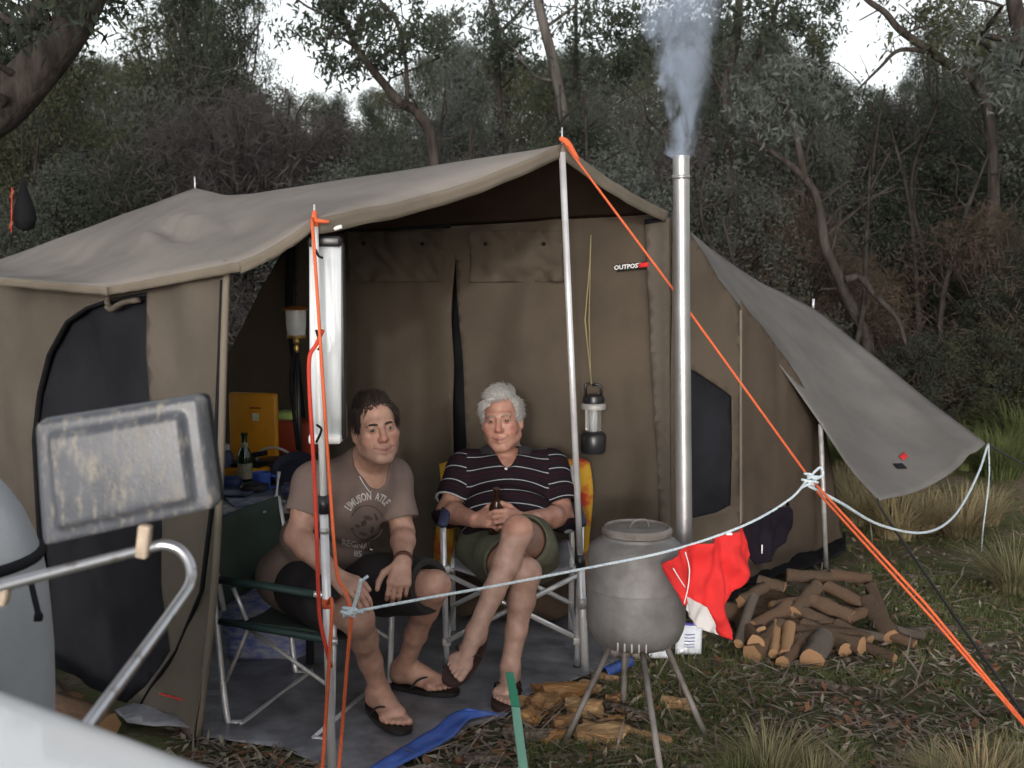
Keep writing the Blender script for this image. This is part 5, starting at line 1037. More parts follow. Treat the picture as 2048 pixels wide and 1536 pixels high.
    T.cone(nek + fw * .012, nek + upv * .12, .070, .085, .006, True); T.cone(nek + fw * .075 - upv * .02, che + fw * .155 + upv * .02, .056, .016, .008, True)
    for cq, Eq, Sq in ((c1, E1, S1), (c2, E2, S2)): T.cone(cq - (Eq - Sq).normalized() * .02, Eq, .060, .060, .003, True)
    sm = mat('polo', (.013, .010, .014), .92, var=.2, scale=20, bump=.3, bscale=400, spec=.1); nt = sm.node_tree; L = nt.links.new; a = nt.nodes.new('ShaderNodeAttribute'); a.attribute_name = 'stripe'; b = nt.nodes['Principled BSDF']
    fr = nt.nodes.new('ShaderNodeMath'); fr.operation = 'FRACT'; L(a.outputs['Fac'], fr.inputs[0]); r = nt.nodes.new('ShaderNodeValToRGB'); r.color_ramp.interpolation = 'CONSTANT'; el = r.color_ramp.elements; el[0].position = 0; el[0].color = (.36, .36, .38, 1); el[1].position = .055; el[1].color = (.013, .010, .014, 1)
    for p_, c_ in ((.32, (.032, .009, .012)), (.42, (.013, .010, .014)), (.62, (.030, .008, .012)), (.70, (.013, .010, .014))): e = el.new(p_); e.color = (*c_, 1)
    L(fr.outputs[0], r.inputs[0]); L(r.outputs[0], b.inputs['Base Color'])
    sh, sv = finish(T, 'shirt', sm, root, 2)
    def along(v_, A, B_): A = np.array(A); d = np.array(B_) - A; L_a = np.linalg.norm(d); return (v_ - A) @ d / L_a
    def dseg(v_, A, B_): A = np.array(A); d = np.array(B_) - A; t = np.clip((v_ - A) @ d / (d @ d), 0, 1); return np.linalg.norm(v_ - A - t[:, None] * d, axis=1)
    tt = along(sv, nek, pel) / .064; ts1 = along(sv, S1, E1) / .064 + .35; ts2 = along(sv, S2, E2) / .064 + .35; x = (sv - np.array(che)) @ np.array(lat); 
    li = np.zeros(len(sh.data.loops), np.int32); sh.data.loops.foreach_get('vertex_index', li); fx_ = x[li.reshape(-1, 4)].mean(1).repeat(4); cval = np.where(fx_ < -.168, ts1[li], np.where(fx_ > .168, ts2[li], tt[li])) + 5; at = sh.data.attributes.new('stripe', 'FLOAT', 'CORNER'); at.data.foreach_set('value', cval.astype(np.float32))
    cm = mat('polo_collar', (.014, .011, .015), .9, var=.2)
    for g in (-1, 1):
        q = MB()
        def cf_(u, v_):
            a = R(100) * (1 - u) * 1 + R(-62) * u; c = nek + upv * (.028 - .055 * u ** 2) + lat * (g * math.cos(a) * .078) - fw * (math.sin(a) * .074 - .012) + fw * .012 * u
            return c + (lat * g * math.cos(a) * .8 - fw * math.sin(a) * .6 + fw * .25).normalized() * (.034 * v_ + .012 * math.sin(v_ * 3)) + upv * (.016 * math.sin(v_ * 3.14) - (.030 + .02 * u) * v_)
        q.grid(cf_, 18, 6); q.build('collar', cm, root, solid=.004)
    bv = BVHTree.FromPolygons([tuple(p) for p in sv], [list(p.vertices) for p in sh.data.polygons])
    hit = bv.ray_cast(Vector((0, 0, CAMH)), ray(1012, 938).normalized())[0]
    if hit: q = MB(); q.lathe([(.0, .002), (.006, .002), (.0065, -.001)], hit - ray(1012, 938).normalized() * .003, 12, Matrix.Rotation(R(90), 3, 'X')); q.build('button', M['white'], root)
    # khaki shorts
    Q = Field((-.4, 3.75, .25), (.4, 4.75, .8), .005); Q.ell(pel, (.172, .14, .10), ax); c1, c2 = hr.lerp(kr, .60), hl.lerp(kl, .56)
    Q.chain([hr, hr.lerp(kr, .4), c1], [.118, .108, .098], .02); Q.ripple(.004, 28, 33); Q.cut_near(c1, kr - hr, .13); Q.cone(c1, kr, .086, .086, .003, True)
    Q2 = Field((-.4, 3.75, .25), (.4, 4.75, .8), .005); Q2.ell(pel, (.172, .14, .10), ax); Q2.chain([hl, hl.lerp(kl, .4), c2], [.118, .108, .098], .02); Q2.cone(hl + V(.04, -.05, -.05), hl.lerp(kl, .5) + V(.06, .02, -.05), .075, .065, .03); Q2.ripple(.005, 28, 35); Q2.cut_near(c2, kl - hl, .15); Q2.cone(c2, kl, .086, .086, .003, True); Q.F = np.minimum(Q.F, Q2.F)
    finish(Q, 'shorts', mat('shorts_khaki', (.105, .105, .075), .95, var=.15, scale=10, bump=.3, bscale=300, spec=.1), root, 2)
    fm = mat('thong_brown', (.035, .016, .014), .6); flipflop(root, ar, dr, up, up.cross(dr), fm, 1.05); flipflop(root, al, dl_, upl, sdl, fm, 1.05)
    bottle('beer_bottle', bt0 - btd * .075, .20, .029, M['bottle_brown'], 'brown beer bottle held in both hands in front of the striped shirt', None, btd)
person_b()
# ------------------------------------------------------------------ vegetation
def leafmat(name, c, c2, rough=.75):
    m = mat(name, c, rough, c2=c2, scale=1.3, detail=3, spec=.25); b = m.node_tree.nodes['Principled BSDF']
    b.inputs['Specular IOR Level'].default_value = .06; b.inputs['Roughness'].default_value = .9
    nt = m.node_tree; t = nt.nodes.new('ShaderNodeBsdfTranslucent'); mx = nt.nodes.new('ShaderNodeMixShader'); mx.inputs[0].default_value = .38; nt.links.new(b.inputs['Base Color'].links[0].from_socket, t.inputs['Color']); nt.links.new(b.outputs[0], mx.inputs[1]); nt.links.new(t.outputs[0], mx.inputs[2]); nt.links.new(mx.outputs[0], nt.nodes['Material Output'].inputs['Surface']); return m
LM = {'grey': leafmat('leaf_grey', (0.068, 0.077, 0.062), (0.113, 0.124, 0.105)), 'olive': leafmat('leaf_olive', (0.056, 0.062, 0.038), (0.095, 0.099, 0.064)), 'dark': leafmat('leaf_dark', (0.042, 0.051, 0.038), (0.073, 0.086, 0.064)),
      'silver': leafmat('leaf_silver', (0.082, 0.095, 0.086), (0.137, 0.150, 0.135)), 'dead': leafmat('leaf_dead', (0.082, 0.073, 0.072), (0.131, 0.120, 0.118)), 'rust': leafmat('leaf_rust', (0.078, 0.060, 0.047), (0.130, 0.101, 0.078))}
M['trunk'] = mat('trunk', (.022, .018, .016), .95, c2=(.062, .053, .048), scale=5, stretch=(3, 3, .6), bump=1, bscale=14, spec=.1)
M['trunk_pale'] = mat('trunk_pale', (.05, .045, .042), .95, c2=(.11, .10, .092), scale=4, stretch=(3, 3, .6), bump=.8, bscale=14, spec=.1)
def leaves_np(c, rad, n, g, ln=.11, wd=.032, droop=.5, flat=1.0):
    """n leaf blades round each of the centres c (m,3) with radii rad (m,)"""
    m = len(c); idx = np.repeat(np.arange(m), n); N = len(idx)
    d = g.normal(size=(N, 3)); d /= np.linalg.norm(d, axis=1)[:, None]; r = g.random(N) ** .55
    p = c[idx] + d * (rad[idx] * r)[:, None] * np.array([1, 1, flat])
    a = g.normal(size=(N, 3)); a[:, 2] -= droop; a /= np.linalg.norm(a, axis=1)[:, None]; b = np.cross(a, g.normal(size=(N, 3))); b /= np.linalg.norm(b, axis=1)[:, None] + 1e-9
    L = ln * g.uniform(.55, 1.35, N)[:, None]; W = wd * g.uniform(.6, 1.3, N)[:, None]
    v = np.stack([p - a * L * .5, p + b * W * .5 - a * L * .08, p + a * L * .5, p - b * W * .5 - a * L * .08], 1).reshape(-1, 3)
    return v, np.arange(4 * N).reshape(-1, 4)
def raw_mesh(name, v, f, m):
    me = bpy.data.meshes.new(name); n, k = f.shape; me.vertices.add(len(v)); me.vertices.foreach_set('co', np.asarray(v, np.float32).ravel()); me.loops.add(n * k); me.loops.foreach_set('vertex_index', f.ravel().astype(np.int32)); me.polygons.add(n); me.polygons.foreach_set('loop_start', np.arange(0, n * k, k, dtype=np.int32)); me.update(calc_edges=True); me.materials.append(m); return me
def mb_mesh(name, mb, m):
    me = bpy.data.meshes.new(name); me.from_pydata(mb.v, [], mb.f); me.update(); me.shade_smooth(); me.materials.append(m); return me
def wob(a, b, n, amp, r_):
    return [a.lerp(b, i / n) + Vector((r_.gauss(0, amp), r_.gauss(0, amp), r_.gauss(0, amp * .6))) * (0 if i in (0, n) else 1) for i in range(n + 1)]
def tree_kind(seed, H, cr, base, ncl, nl, ln, wd, clr, droop=.5, mt='trunk', tr=.11, lean=.3):
    g = np.random.default_rng(seed); r_ = random.Random(seed); mb = MB(); top = Vector((r_.uniform(-lean, lean) * H * .25, r_.uniform(-lean, lean) * H * .25, H * .9))
    tk = spline(wob(Vector((0, 0, -.3)), top, 5, H * .035, r_), 3); mb.tube(tk, list(np.linspace(tr, tr * .22, len(tk))), 7)
    cs = []; rs = []
    for i in range(ncl):
        u = r_.random() ** .8; z = H * (base + (1 - base) * u); prof = math.sin(math.pi * min(1, .18 + .80 * u)) ** .7; an = r_.uniform(0, 6.283); rr = cr * prof * (r_.random() ** .5); ax = tk[min(len(tk) - 1, int(z / H * (len(tk) - 1)))]
        c = Vector((ax.x + rr * math.cos(an), ax.y + rr * math.sin(an), z)); cs.append(c); rs.append(clr * r_.uniform(.6, 1.35))
        if i % 2 == 0:
            k = max(1, int(len(tk) * max(.12, (z / H) * .75 - .08))); a = tk[min(k, len(tk) - 1)]; br = spline(wob(a, c, 3, .06 * H * .3, r_), 2); mb.tube(br, list(np.linspace(tr * .32 * (1 - .5 * u), .010, len(br))), 4, caps=False)
    v, f = leaves_np(np.array([tuple(c) for c in cs]), np.array(rs), nl, g, ln, wd, droop)
    return mb_mesh('trunk', mb, M[mt]), raw_mesh('crown', v, f, LM['grey']), H
KINDS = [tree_kind(1, 5.5, 1.7, .12, 120, 170, .085, .026, .40), tree_kind(2, 6.5, 1.5, .15, 120, 170, .085, .026, .42, 1.0), tree_kind(3, 7, 2.1, .25, 110, 160, .09, .028, .45, .8, 'trunk_pale'),
         tree_kind(4, 3.0, 1.3, .04, 95, 170, .06, .020, .30, .2, tr=.05), tree_kind(5, 2.4, 1.2, .03, 110, 110, .15, .008, .34, -.3, tr=.04), tree_kind(6, 4.2, 1.6, .06, 120, 170, .07, .024, .36, .4, tr=.07)]
def plant_tree(kind, px_, Y, top, mkey, name, label, grp, cat='tree', wide=1.0, rot=None):
    tr_me, cr_me, H = KINDS[kind]; x = (px_ - 1024) / FPX * Y / cp; zg = gz(x, Y); s = max(.25, (P(px_, top, Y).z - zg) / (H * 1.02)); rot = rng.uniform(0, 6.28) if rot is None else rot
    t = thing(name, label, cat, (x, Y, zg - .05), grp); t.rotation_euler = (0, 0, rot); t.scale = (s * wide, s * wide, s)
    a = bpy.data.objects.new('trunk', tr_me); b = bpy.data.objects.new('crown', cr_me)
    for o in (a, b): col.objects.link(o); o.parent = t
    b.material_slots[0].link = 'OBJECT'; b.material_slots[0].material = LM[mkey]; return t
SK = [(-300, -60), (0, 30), (90, 80), (140, 60), (210, 90), (250, 130), (285, 80), (330, -40), (540, -60), (565, 60), (590, 185), (720, 185), (745, 120), (800, 90), (900, 50), (1000, 85), (1090, 95), (1180, 60), (1290, 50), (1330, -10), (1480, -20), (1620, 0), (1650, 120), (1700, 160), (1765, 140), (1790, 30), (1900, 40), (2400, -60)]
def skyl(px_, half=0):
    def f(x):
        for (a, ya), (b, yb_) in zip(SK, SK[1:]):
            if a <= x <= b: return ya + (yb_ - ya) * (x - a) / (b - a)
        return -60
    return max(f(px_ + d) for d in (-half, -half * .5, 0, half * .5, half))
LBL = {'grey': ('gum_tree', 'grey-green gum tree', 'tree'), 'olive': ('wattle_tree', 'olive green bushy tree', 'tree'), 'dark': ('dark_tree', 'dark green leafy tree', 'tree'), 'silver': ('silver_tree', 'pale silvery green tree', 'tree'), 'dead': ('bare_shrub', 'greyish brown twiggy shrub', 'shrub'), 'rust': ('rusty_shrub', 'rust-brown withered shrub', 'shrub')}
LAND = ((250, 'behind the mesh door end of the tent'), (600, 'behind the slack corner of the awning'), (1000, 'behind the awning roof'), (1300, 'behind the awning peak'), (1500, 'behind the smoking flue'), (1800, 'beyond the grey fly sheet'), (9999, 'beyond the straw-yellow grass clumps'))
CRK = (1.7, 1.5, 2.1, 1.3, 1.2, 1.6)
def put(kind, px_, Y, top, mk, wide=1.0, row=None, force=False):
    n, l, c = LBL[mk]; where = next(w_ for m_, w_ in LAND if px_ < m_)
    x = (px_ - 1024) / FPX * Y; H = KINDS[kind][2]
    if not force:
        for _ in range(12):               # keep the sky gaps of the wood open
            s = max(.25, (P(px_, top, Y).z - gz(x, Y)) / (H * 1.02)); half = CRK[kind] * s * wide * FPX / Y * .95; lim = skyl(px_, half)
            if top >= lim - 8: break
            top += 22; wide *= .93
    lab = {'far': 'on the far slope ', 'mid': 'in the wood ', 'near': 'in the thicket '}.get(row, '')
    plant_tree(kind, px_, Y, top, mk, n, l.replace('in the wood', '').strip() + ' ' + lab + where, n.replace('_', ' ') + 's ' + lab + where, c, wide)
for i, px_ in enumerate(range(-250, 2400, 58)):              # far slope
    Y = 36 + 9 * rng.random(); x = px_ + rng.uniform(-20, 20); put(rng.choice((0, 1, 5, 5)), x, Y, max(skyl(x), 60) + rng.uniform(0, 40), rng.choice(('grey', 'olive', 'dark', 'dark', 'grey')), 1.3, 'far')
for i, px_ in enumerate(range(-300, 2450, 88)):              # middle wood
    Y = 18 + 6 * rng.random(); x = px_ + rng.uniform(-30, 30); put(rng.choice((0, 1, 2)), x, Y, skyl(x) + rng.uniform(0, 60), rng.choice(('grey', 'silver', 'olive', 'dark', 'grey')), .8, 'mid')
for i, px_ in enumerate(range(-300, 2500, 100)):             # near thicket
    Y = 11.5 + 2.5 * rng.random(); x = px_ + rng.uniform(-35, 35); put(rng.choice((3, 5, 0)), x, Y, rng.uniform(170, 300), rng.choice(('grey', 'dark', 'dead', 'silver', 'olive', 'grey')), 1.0, 'near')
for px_, Y, tp_, k, mk, w_ in ((430, 15, -60, 1, 'dark', .9), (370, 16, -40, 5, 'olive', .8), (500, 15, -50, 1, 'dark', .7), (130, 12, 80, 5, 'olive', .8), (480, 11, 190, 4, 'dead', 1.1), (550, 12, 210, 4, 'dead', 1.0), (1500, 15, 40, 1, 'grey', .7), (1410, 17, 90, 1, 'dark', .7), (1580, 16, 70, 0, 'dark', .6), (1880, 14, 30, 1, 'grey', .8), (1980, 15, 10, 1, 'olive', .8), (2060, 12, 40, 5, 'grey', 1.1), (680, 10.5, 330, 3, 'silver', 1.0), (760, 10.5, 310, 3, 'dark', 1.0), (900, 11, 330, 4, 'dead', 1.0), (1230, 11, 300, 3, 'silver', 1.0), (1450, 10.5, 330, 3, 'grey', 1.1), (1560, 11, 400, 4, 'rust', 1.0), (1700, 10.5, 520, 4, 'rust', 1.0), (1800, 12, 380, 3, 'dark', 1.2), (1960, 10, 420, 4, 'rust', 1.2), (2080, 9.5, 480, 3, 'dark', 1.2), (1850, 9.6, 660, 3, 'dark', 1.3), (1980, 9.4, 640, 3, 'olive', 1.3), (20, 10, 400, 3, 'grey', 1.0), (130, 11, 330, 5, 'grey', 1.0), (300, 11, 300, 3, 'dark', 1.0)):
    put(k, px_, Y, tp_, mk, w_, 'near' if Y < 13 else 'mid', force=True)
# individual trees whose trunks and limbs can be followed in the photo
def limb_tree(name, label, limbs, mt, clumps, mk, nl=60, ln=.12, wd=.036, seed=1):
    b = Vector(limbs[0][0][0]); t = thing(name, label, 'tree', (b.x, b.y, gz(b.x, b.y))); mb = MB()
    for pts, r0, r1 in limbs:
        sp_ = spline(pts, 5); mb.tube(sp_, list(np.linspace(r0, r1, len(sp_))), 8)
        for i in range(2, len(sp_) - 1, 4):
            if rng.random() < .6: e = sp_[i] + Vector((rng.uniform(-.7, .7), rng.uniform(-.5, .5), rng.uniform(-.1, .7))); s2 = spline(wob(sp_[i], e, 3, .08, rng), 2); mb.tube(s2, list(np.linspace(min(.03, r1 * .6), .006, len(s2))), 4, caps=False)
    mb.build('trunk', M[mt], t)
    if clumps:
        g = np.random.default_rng(seed); cs, rs = [], []
        for (px_, py_, Y, r, n) in clumps:
            for _ in range(n): c = P(px_ + g.normal() * r, py_ + g.normal() * r * .8, Y + g.normal() * .5); cs.append(tuple(c)); rs.append(.10 + .16 * g.random())
        v, f = leaves_np(np.array(cs), np.array(rs), 60, g, .085, .024, .9); mesh_np('crown', v, f, LM[mk], t, smooth=False)
    return t
def PP(l, Y): return [P(x, y, Y) for x, y in l]
big = P(-260, 420, 6.6); big.z = gz(big.x, 6.6) - .1
limb_tree('leaning_gum_tree', 'thick dark trunk leaning steeply across the tent corner with a few leaves', [([V(big.x - .6, 6.6, big.z), V(big.x - .25, 6.6, 1.2), P(-120, 300, 6.6), P(0, 215, 6.6), P(90, 120, 6.6), P(150, 40, 6.6), P(200, -60, 6.6), P(260, -200, 6.7)], .20, .085), (PP([(60, 150), (66, 60), (82, -30)], 6.65), .05, .03), (PP([(0, 30), (40, 60), (75, 105)], 6.7), .02, .03)], 'trunk',
          [(30, 60, 7.2, 45, 16), (120, 10, 7.2, 40, 10), (10, 110, 7.4, 30, 8), (210, 5, 7.4, 40, 9)], 'dark', 70, .09, .028)
def tb(px_, Y): x = P(px_, 500, Y).x; return V(x, Y, gz(x, Y) - .1)
limb_tree('forked_gum_tree', 'gum tree with one long crooked bough reaching over the sky gap', [([tb(900, 10), P(870, 330, 10), P(838, 230, 10), P(800, 205, 10), P(770, 170, 10), P(730, 120, 10), P(705, 80, 10), P(690, 40, 10), P(660, -30, 10)], .055, .022), (PP([(704, 78), (716, 50), (742, -20)], 10), .02, .012), (PP([(705, 90), (672, 70), (640, 55)], 10), .016, .008), (PP([(815, 215), (812, 130), (795, 50), (760, 0)], 10), .022, .012)], 'trunk',
          [(640, 30, 10, 45, 16), (700, 20, 10, 35, 9), (775, 60, 10.2, 35, 10), (760, 130, 10.2, 25, 7), (820, 60, 10.2, 30, 8), (700, 130, 10.1, 22, 5)], 'dark', 60, .13, .04, 2)
limb_tree('straight_gum_tree', 'tall slim gum tree leaning slightly behind the awning peak', [([tb(1170, 12), P(1160, 420, 12), P(1133, 260, 12), P(1110, 140, 12), P(1085, 40, 12), P(1068, -40, 12), P(1040, -200, 12)], .07, .045), (PP([(1098, 50), (1125, 30), (1150, 10), (1160, -30)], 12), .02, .012)], 'trunk_pale',
          [(1000, 60, 12.3, 45, 14), (960, 110, 12.3, 35, 8), (1070, 110, 12.4, 40, 10), (1190, 60, 12.2, 50, 16), (1250, 40, 12.2, 50, 16), (1160, 140, 12.2, 45, 9)], 'dark', 60, .13, .04, 3)
limb_tree('slender_gum_tree', 'slender upright gum sapling forking beside the straight gum tree', [([tb(1000, 13), P(1000, 320, 13), P(996, 180, 13), P(993, 60, 13), P(990, 30, 13), P(970, -30, 13)], .06, .022), (PP([(994, 70), (1025, 40), (1060, 0)], 13), .025, .015), (PP([(1150, 180), (1152, 90), (1152, -20)], 13), .03, .02)], 'trunk', [(940, 50, 13, 40, 12), (890, 40, 13, 35, 9), (1040, 10, 13, 35, 8)], 'grey', 60, .13, .04, 4)
limb_tree('twisted_gum_tree', 'dark gum tree with an S-shaped trunk beyond the grey fly sheet', [([tb(1745, 10), P(1735, 690, 10), P(1715, 640, 10), P(1680, 560, 10), P(1650, 490, 10), P(1640, 420, 10), P(1620, 370, 10), P(1580, 330, 10), P(1530, 295, 10), P(1500, 280, 10)], .065, .022), (PP([(1610, 360), (1592, 270), (1570, 210), (1545, 190)], 10), .035, .015), (PP([(1655, 470), (1690, 440), (1740, 400), (1790, 370)], 10.2), .02, .01)], 'trunk', [(1520, 230, 10.4, 50, 14), (1600, 180, 10.4, 45, 10)], 'silver', 60, .12, .036, 5)
limb_tree('arching_gum_tree', 'dark gum tree whose main bough arches over like a hook', [([tb(1975, 11), P(1985, 500, 11), P(1985, 330, 11), P(1975, 220, 11), P(1950, 165, 11), P(1900, 130, 11), P(1850, 95, 11), P(1800, 60, 11), P(1770, 25, 11), P(1735, 0, 11), P(1700, -40, 11)], .07, .025), (PP([(1870, 105), (1800, 100), (1760, 135), (1715, 180)], 11), .028, .010), (PP([(1950, 165), (1930, 115), (1960, 110)], 11), .02, .01)], 'trunk', [(1880, 50, 11.3, 50, 12), (1960, 60, 11.3, 50, 14), (1640, 20, 11.3, 40, 8), (1810, 20, 11.3, 30, 5)], 'olive', 60, .12, .036, 6)
limb_tree('dark_gum_tree', 'gum tree with dark wavy trunk rising just beside the smoking flue', [([tb(1490, 11.5), P(1495, 560, 11.5), P(1470, 440, 11.5), P(1462, 330, 11.5), P(1455, 220, 11.5), P(1450, 170, 11.5), P(1470, 90, 11.5), P(1480, -20, 11.5)], .075, .04), (PP([(1455, 180), (1500, 130), (1540, 60), (1560, -20)], 11.5), .03, .02), (PP([(1452, 200), (1420, 140), (1370, 60)], 11.5), .03, .015)], 'trunk', [(1440, 50, 11.6, 60, 22), (1540, 40, 11.6, 60, 22), (1600, 60, 11.6, 45, 14), (1330, 60, 11.8, 55, 18), (1280, 90, 11.8, 40, 10), (1500, 300, 11.6, 50, 10)], 'dark', 60, .12, .036, 7)
limb_tree('corner_gum_tree', 'gum tree with thick dark trunk rising beyond the arching bough', [([tb(2150, 9), P(2110, 300, 9), P(2070, 150, 9), P(2040, 60, 9), P(2020, -40, 9)], .10, .06)], 'trunk', [(2010, 80, 9.3, 40, 10), (2040, 200, 9.3, 40, 8)], 'silver', 60, .1, .032, 8)
q = MB(); q.tube(spline([P(1690, 560, 9.5), P(1720, 555, 9.5), P(1750, 590, 9.4), P(1785, 625, 9.3), P(1800, 650, 9.3), P(1812, 690, 9.3)], 5), list(np.linspace(.035, .015, 26)), 7); o = q.build('fallen_branch', M['trunk']); tag(o, 'dark fallen branch propped beside the S-shaped trunk', 'branch')

# thin bare saplings and leaning stems between the trees
M['stem'] = mat('stem', (.018, .015, .014), .95, c2=(.05, .044, .04), scale=6, bump=.6, bscale=20, spec=.05)
for i, (px_, Y, y1, dx, kk) in enumerate(((120, 11, 250, -40, 1), (235, 12, 200, 60, 0), (400, 11, 230, -30, 1), (560, 10.5, 260, 50, 0), (640, 12, 200, -60, 1), (870, 10.5, 250, 70, 1), (940, 12, 180, -50, 0), (1060, 11, 170, 60, 0), (1240, 10.5, 190, -70, 1), (1290, 12, 210, 50, 0), (1410, 10, 380, 60, 1), (1500, 10, 300, -80, 0), (1560, 11, 250, 70, 1), (1620, 12, 200, -60, 0), (1720, 12, 170, 50, 1), (1790, 11, 200, 90, 0), (1850, 10.5, 250, -70, 1), (1920, 10, 300, 60, 1), (2020, 10.5, 220, -50, 0), (1480, 9.6, 420, -40, 1), (1660, 9.8, 330, 80, 0))):
    b = tb(px_, Y); e = P(px_ + dx, y1, Y); m1 = b.lerp(e, .4) + V(rng.uniform(-.25, .25), 0, 0); m2 = b.lerp(e, .7) + V(rng.uniform(-.2, .2), 0, .1); sp_ = spline([b, m1, m2, e], 5); q = MB(); q.tube(sp_, list(np.linspace(.035, .010, len(sp_))), 6)
    for j in range(5, len(sp_) - 1, 2):
        e2 = sp_[j] + V(rng.uniform(-.6, .6), rng.uniform(-.3, .3), rng.uniform(.1, .7)); s2 = spline(wob(sp_[j], e2, 3, .06, rng), 2); q.tube(s2, list(np.linspace(.012, .003, len(s2))), 4, caps=False)
    o = q.build('bare_sapling', M['stem'], smooth=True); wh = next(w_ for m_, w_ in LAND if px_ < m_); tag(o, ('leaning' if dx < 0 else 'crooked') + ' bare dark sapling ' + wh, 'sapling', 'bare saplings ' + wh)
# unseen trees added behind the camera to cut sky light from the front
for i, (x, y) in enumerate(((-12, -4), (-10, -8), (-8, -12), (-5.5, -14), (5, -14), (8, -12), (10, -8), (12, -4), (-13, 1), (13, 1))):
    k_ = i % 3; tr_me, cr_me, H = KINDS[k_]; t = thing('gum_tree', 'unseen grey-green gum tree added behind the camera to cut front light', 'tree', (x, y, -.05), 'unseen gum trees added behind the camera'); t.scale = (1.3, 1.3, 1.25); t.rotation_euler = (0, 0, i)
    for n_, me in (('trunk', tr_me), ('crown', cr_me)): o = bpy.data.objects.new(n_, me); col.objects.link(o); o.parent = t
# hanging bag in the tree at the left
BG = thing('hanging_bag', 'black teardrop bag hanging on a cord from the leaning trunk', 'bag', P(48, 465, 6.6))
c = P(48, 400, 6.6); zq = lambda y: P(48, y, 6.6).z; q = MB(); q.lathe([(.01, zq(462)), (.05, zq(456)), (.066, zq(438)), (.058, zq(415)), (.034, zq(390)), (.014, zq(368)), (.006, zq(362))], (c.x, c.y, 0), 16); q.build('bag_body', M['black'], BG)
q = MB(); q.tube([V(c.x, c.y, zq(362)), P(44, 300, 6.6), P(38, 160, 6.6)], .004, 5); q.build('cord', M['rope_black'], BG)
for (x, y) in ((24, 388), (22, 450)):
    q = MB(); q.box(P(x, y, 6.55), (.018, .008, .05), Matrix.Rotation(R(20), 3, 'Y'), .004); q.build('orange_tab', M['redbox'], BG)
q = MB(); q.tube([P(24, 375, 6.55), P(23, 465, 6.55)], .004, 5); q.build('strap', M['rope_red'], BG)

# ------------------------------------------------------------------ tussocks, grass, litter
GM = {'straw': leafmat('blade_straw', (.29, .235, .13), (.46, .39, .25)), 'green': leafmat('blade_green', (.10, .125, .048), (.20, .22, .095)), 'mixed': leafmat('blade_mixed', (.15, .155, .075), (.36, .32, .20))}
def tussock_mesh(seed, n, h, spread, bend):
    g = np.random.default_rng(seed); an = g.uniform(0, 6.283, n); r0 = spread * .22 * np.sqrt(g.random(n)); base = np.stack([r0 * np.cos(an), r0 * np.sin(an), np.full(n, -.02)], 1); a2 = an + g.normal(0, .5, n); out = np.stack([np.cos(a2), np.sin(a2), np.zeros(n)], 1); H = h * g.uniform(.5, 1.15, n)[:, None]; bd = bend * g.uniform(.2, 1.2, n)[:, None]
    side = np.stack([-np.sin(a2), np.cos(a2), np.zeros(n)], 1); ws = .0024 * g.uniform(.7, 1.5, n)[:, None]; rows = []
    for t, wk in ((0, 1), (.35, 1), (.7, .7), (1, .12)):
        p = base + out * (H * bd * t ** 2) + np.array([0, 0, 1]) * (H * (t - .38 * bd * t ** 2.2)); rows += [p - side * ws * wk, p + side * ws * wk]
    v = np.stack(rows, 1).reshape(-1, 3); k = np.arange(n)[:, None] * 8; f = np.concatenate([k + np.array([[2 * i, 2 * i + 1, 2 * i + 3, 2 * i + 2]]) for i in range(3)]); return raw_mesh('blades', v, f, GM['mixed'])
TU = [tussock_mesh(1, 420, .30, .35, .9), tussock_mesh(2, 520, .36, .45, 1.1), tussock_mesh(3, 300, .20, .3, .7)]
def tussock(px_, py_, kind, s, mk, label, sy_=1.0):
    p = G(px_, py_); p.z = gz(p.x, p.y); t = thing('grass_tussock', label, 'tussock', p, 'grass tussocks'); t.rotation_euler = (0, 0, rng.uniform(0, 6)); t.scale = (s, s, s * sy_); o = bpy.data.objects.new('blades', TU[kind]); col.objects.link(o); o.parent = t; o.material_slots[0].link = 'OBJECT'; o.material_slots[0].material = GM[mk]
lt_, lg, lm_ = 'clump of straw-yellow grass growing beyond the grey fly sheet', 'clump of fresh green grass growing on the slope', 'loose clump of mixed green and dry grass in front of the woodpile'
for a in ((1540, 1580, 1, .62, 'mixed', lm_), (1625, 1610, 0, .6, 'mixed', lm_), (1480, 1600, 2, .8, 'green', lm_), (1870, 1600, 0, .6, 'mixed', lm_), (1960, 1610, 1, .6, 'straw', 'small straw-yellow grass clump beside the guy rope end'), (2040, 1575, 0, .6, 'mixed', lm_),
          (1725, 1050, 1, 1.0, 'straw', lt_), (1790, 1075, 1, 1.05, 'straw', lt_), (1850, 1062, 0, 1.1, 'straw', lt_), (1920, 1070, 1, 1.0, 'straw', lt_), (1690, 1010, 1, 1.0, 'straw', lt_), (1970, 1050, 0, 1.0, 'straw', lt_), (1760, 1020, 1, 1.1, 'straw', lt_),
          (2030, 1180, 1, .9, 'mixed', lg), (2075, 1160, 0, 1.0, 'green', lg), (1870, 960, 1, 1.3, 'green', lg), (1930, 955, 0, 1.3, 'green', lg), (1820, 985, 0, 1.0, 'green', lg), (2000, 970, 1, 1.3, 'green', lg), (1670, 950, 0, 1.3, 'green', lg), (2040, 930, 1, 1.5, 'green', lg), (1720, 960, 2, 1.6, 'green', lg), (1960, 880, 1, 1.6, 'green', lg), (2060, 860, 1, 1.8, 'green', lg), (1880, 880, 1, 1.6, 'green', lg)): tussock(*a)
def scatter(n, box, seed, reject=None):
    g = np.random.default_rng(seed); out = []
    while len(out) < n:
        px_, py_ = g.uniform(box[0], box[2]), g.uniform(box[1], box[3]); p = G(px_, py_)
        if reject and reject(p.x, p.y, g): continue
        out.append((p.x, p.y))
    return np.array(out), g
gsp = [(p.x, p.y) for p in gs]
def off_sheet(x, y, g): return inpoly(x, y, gsp) or y > 14
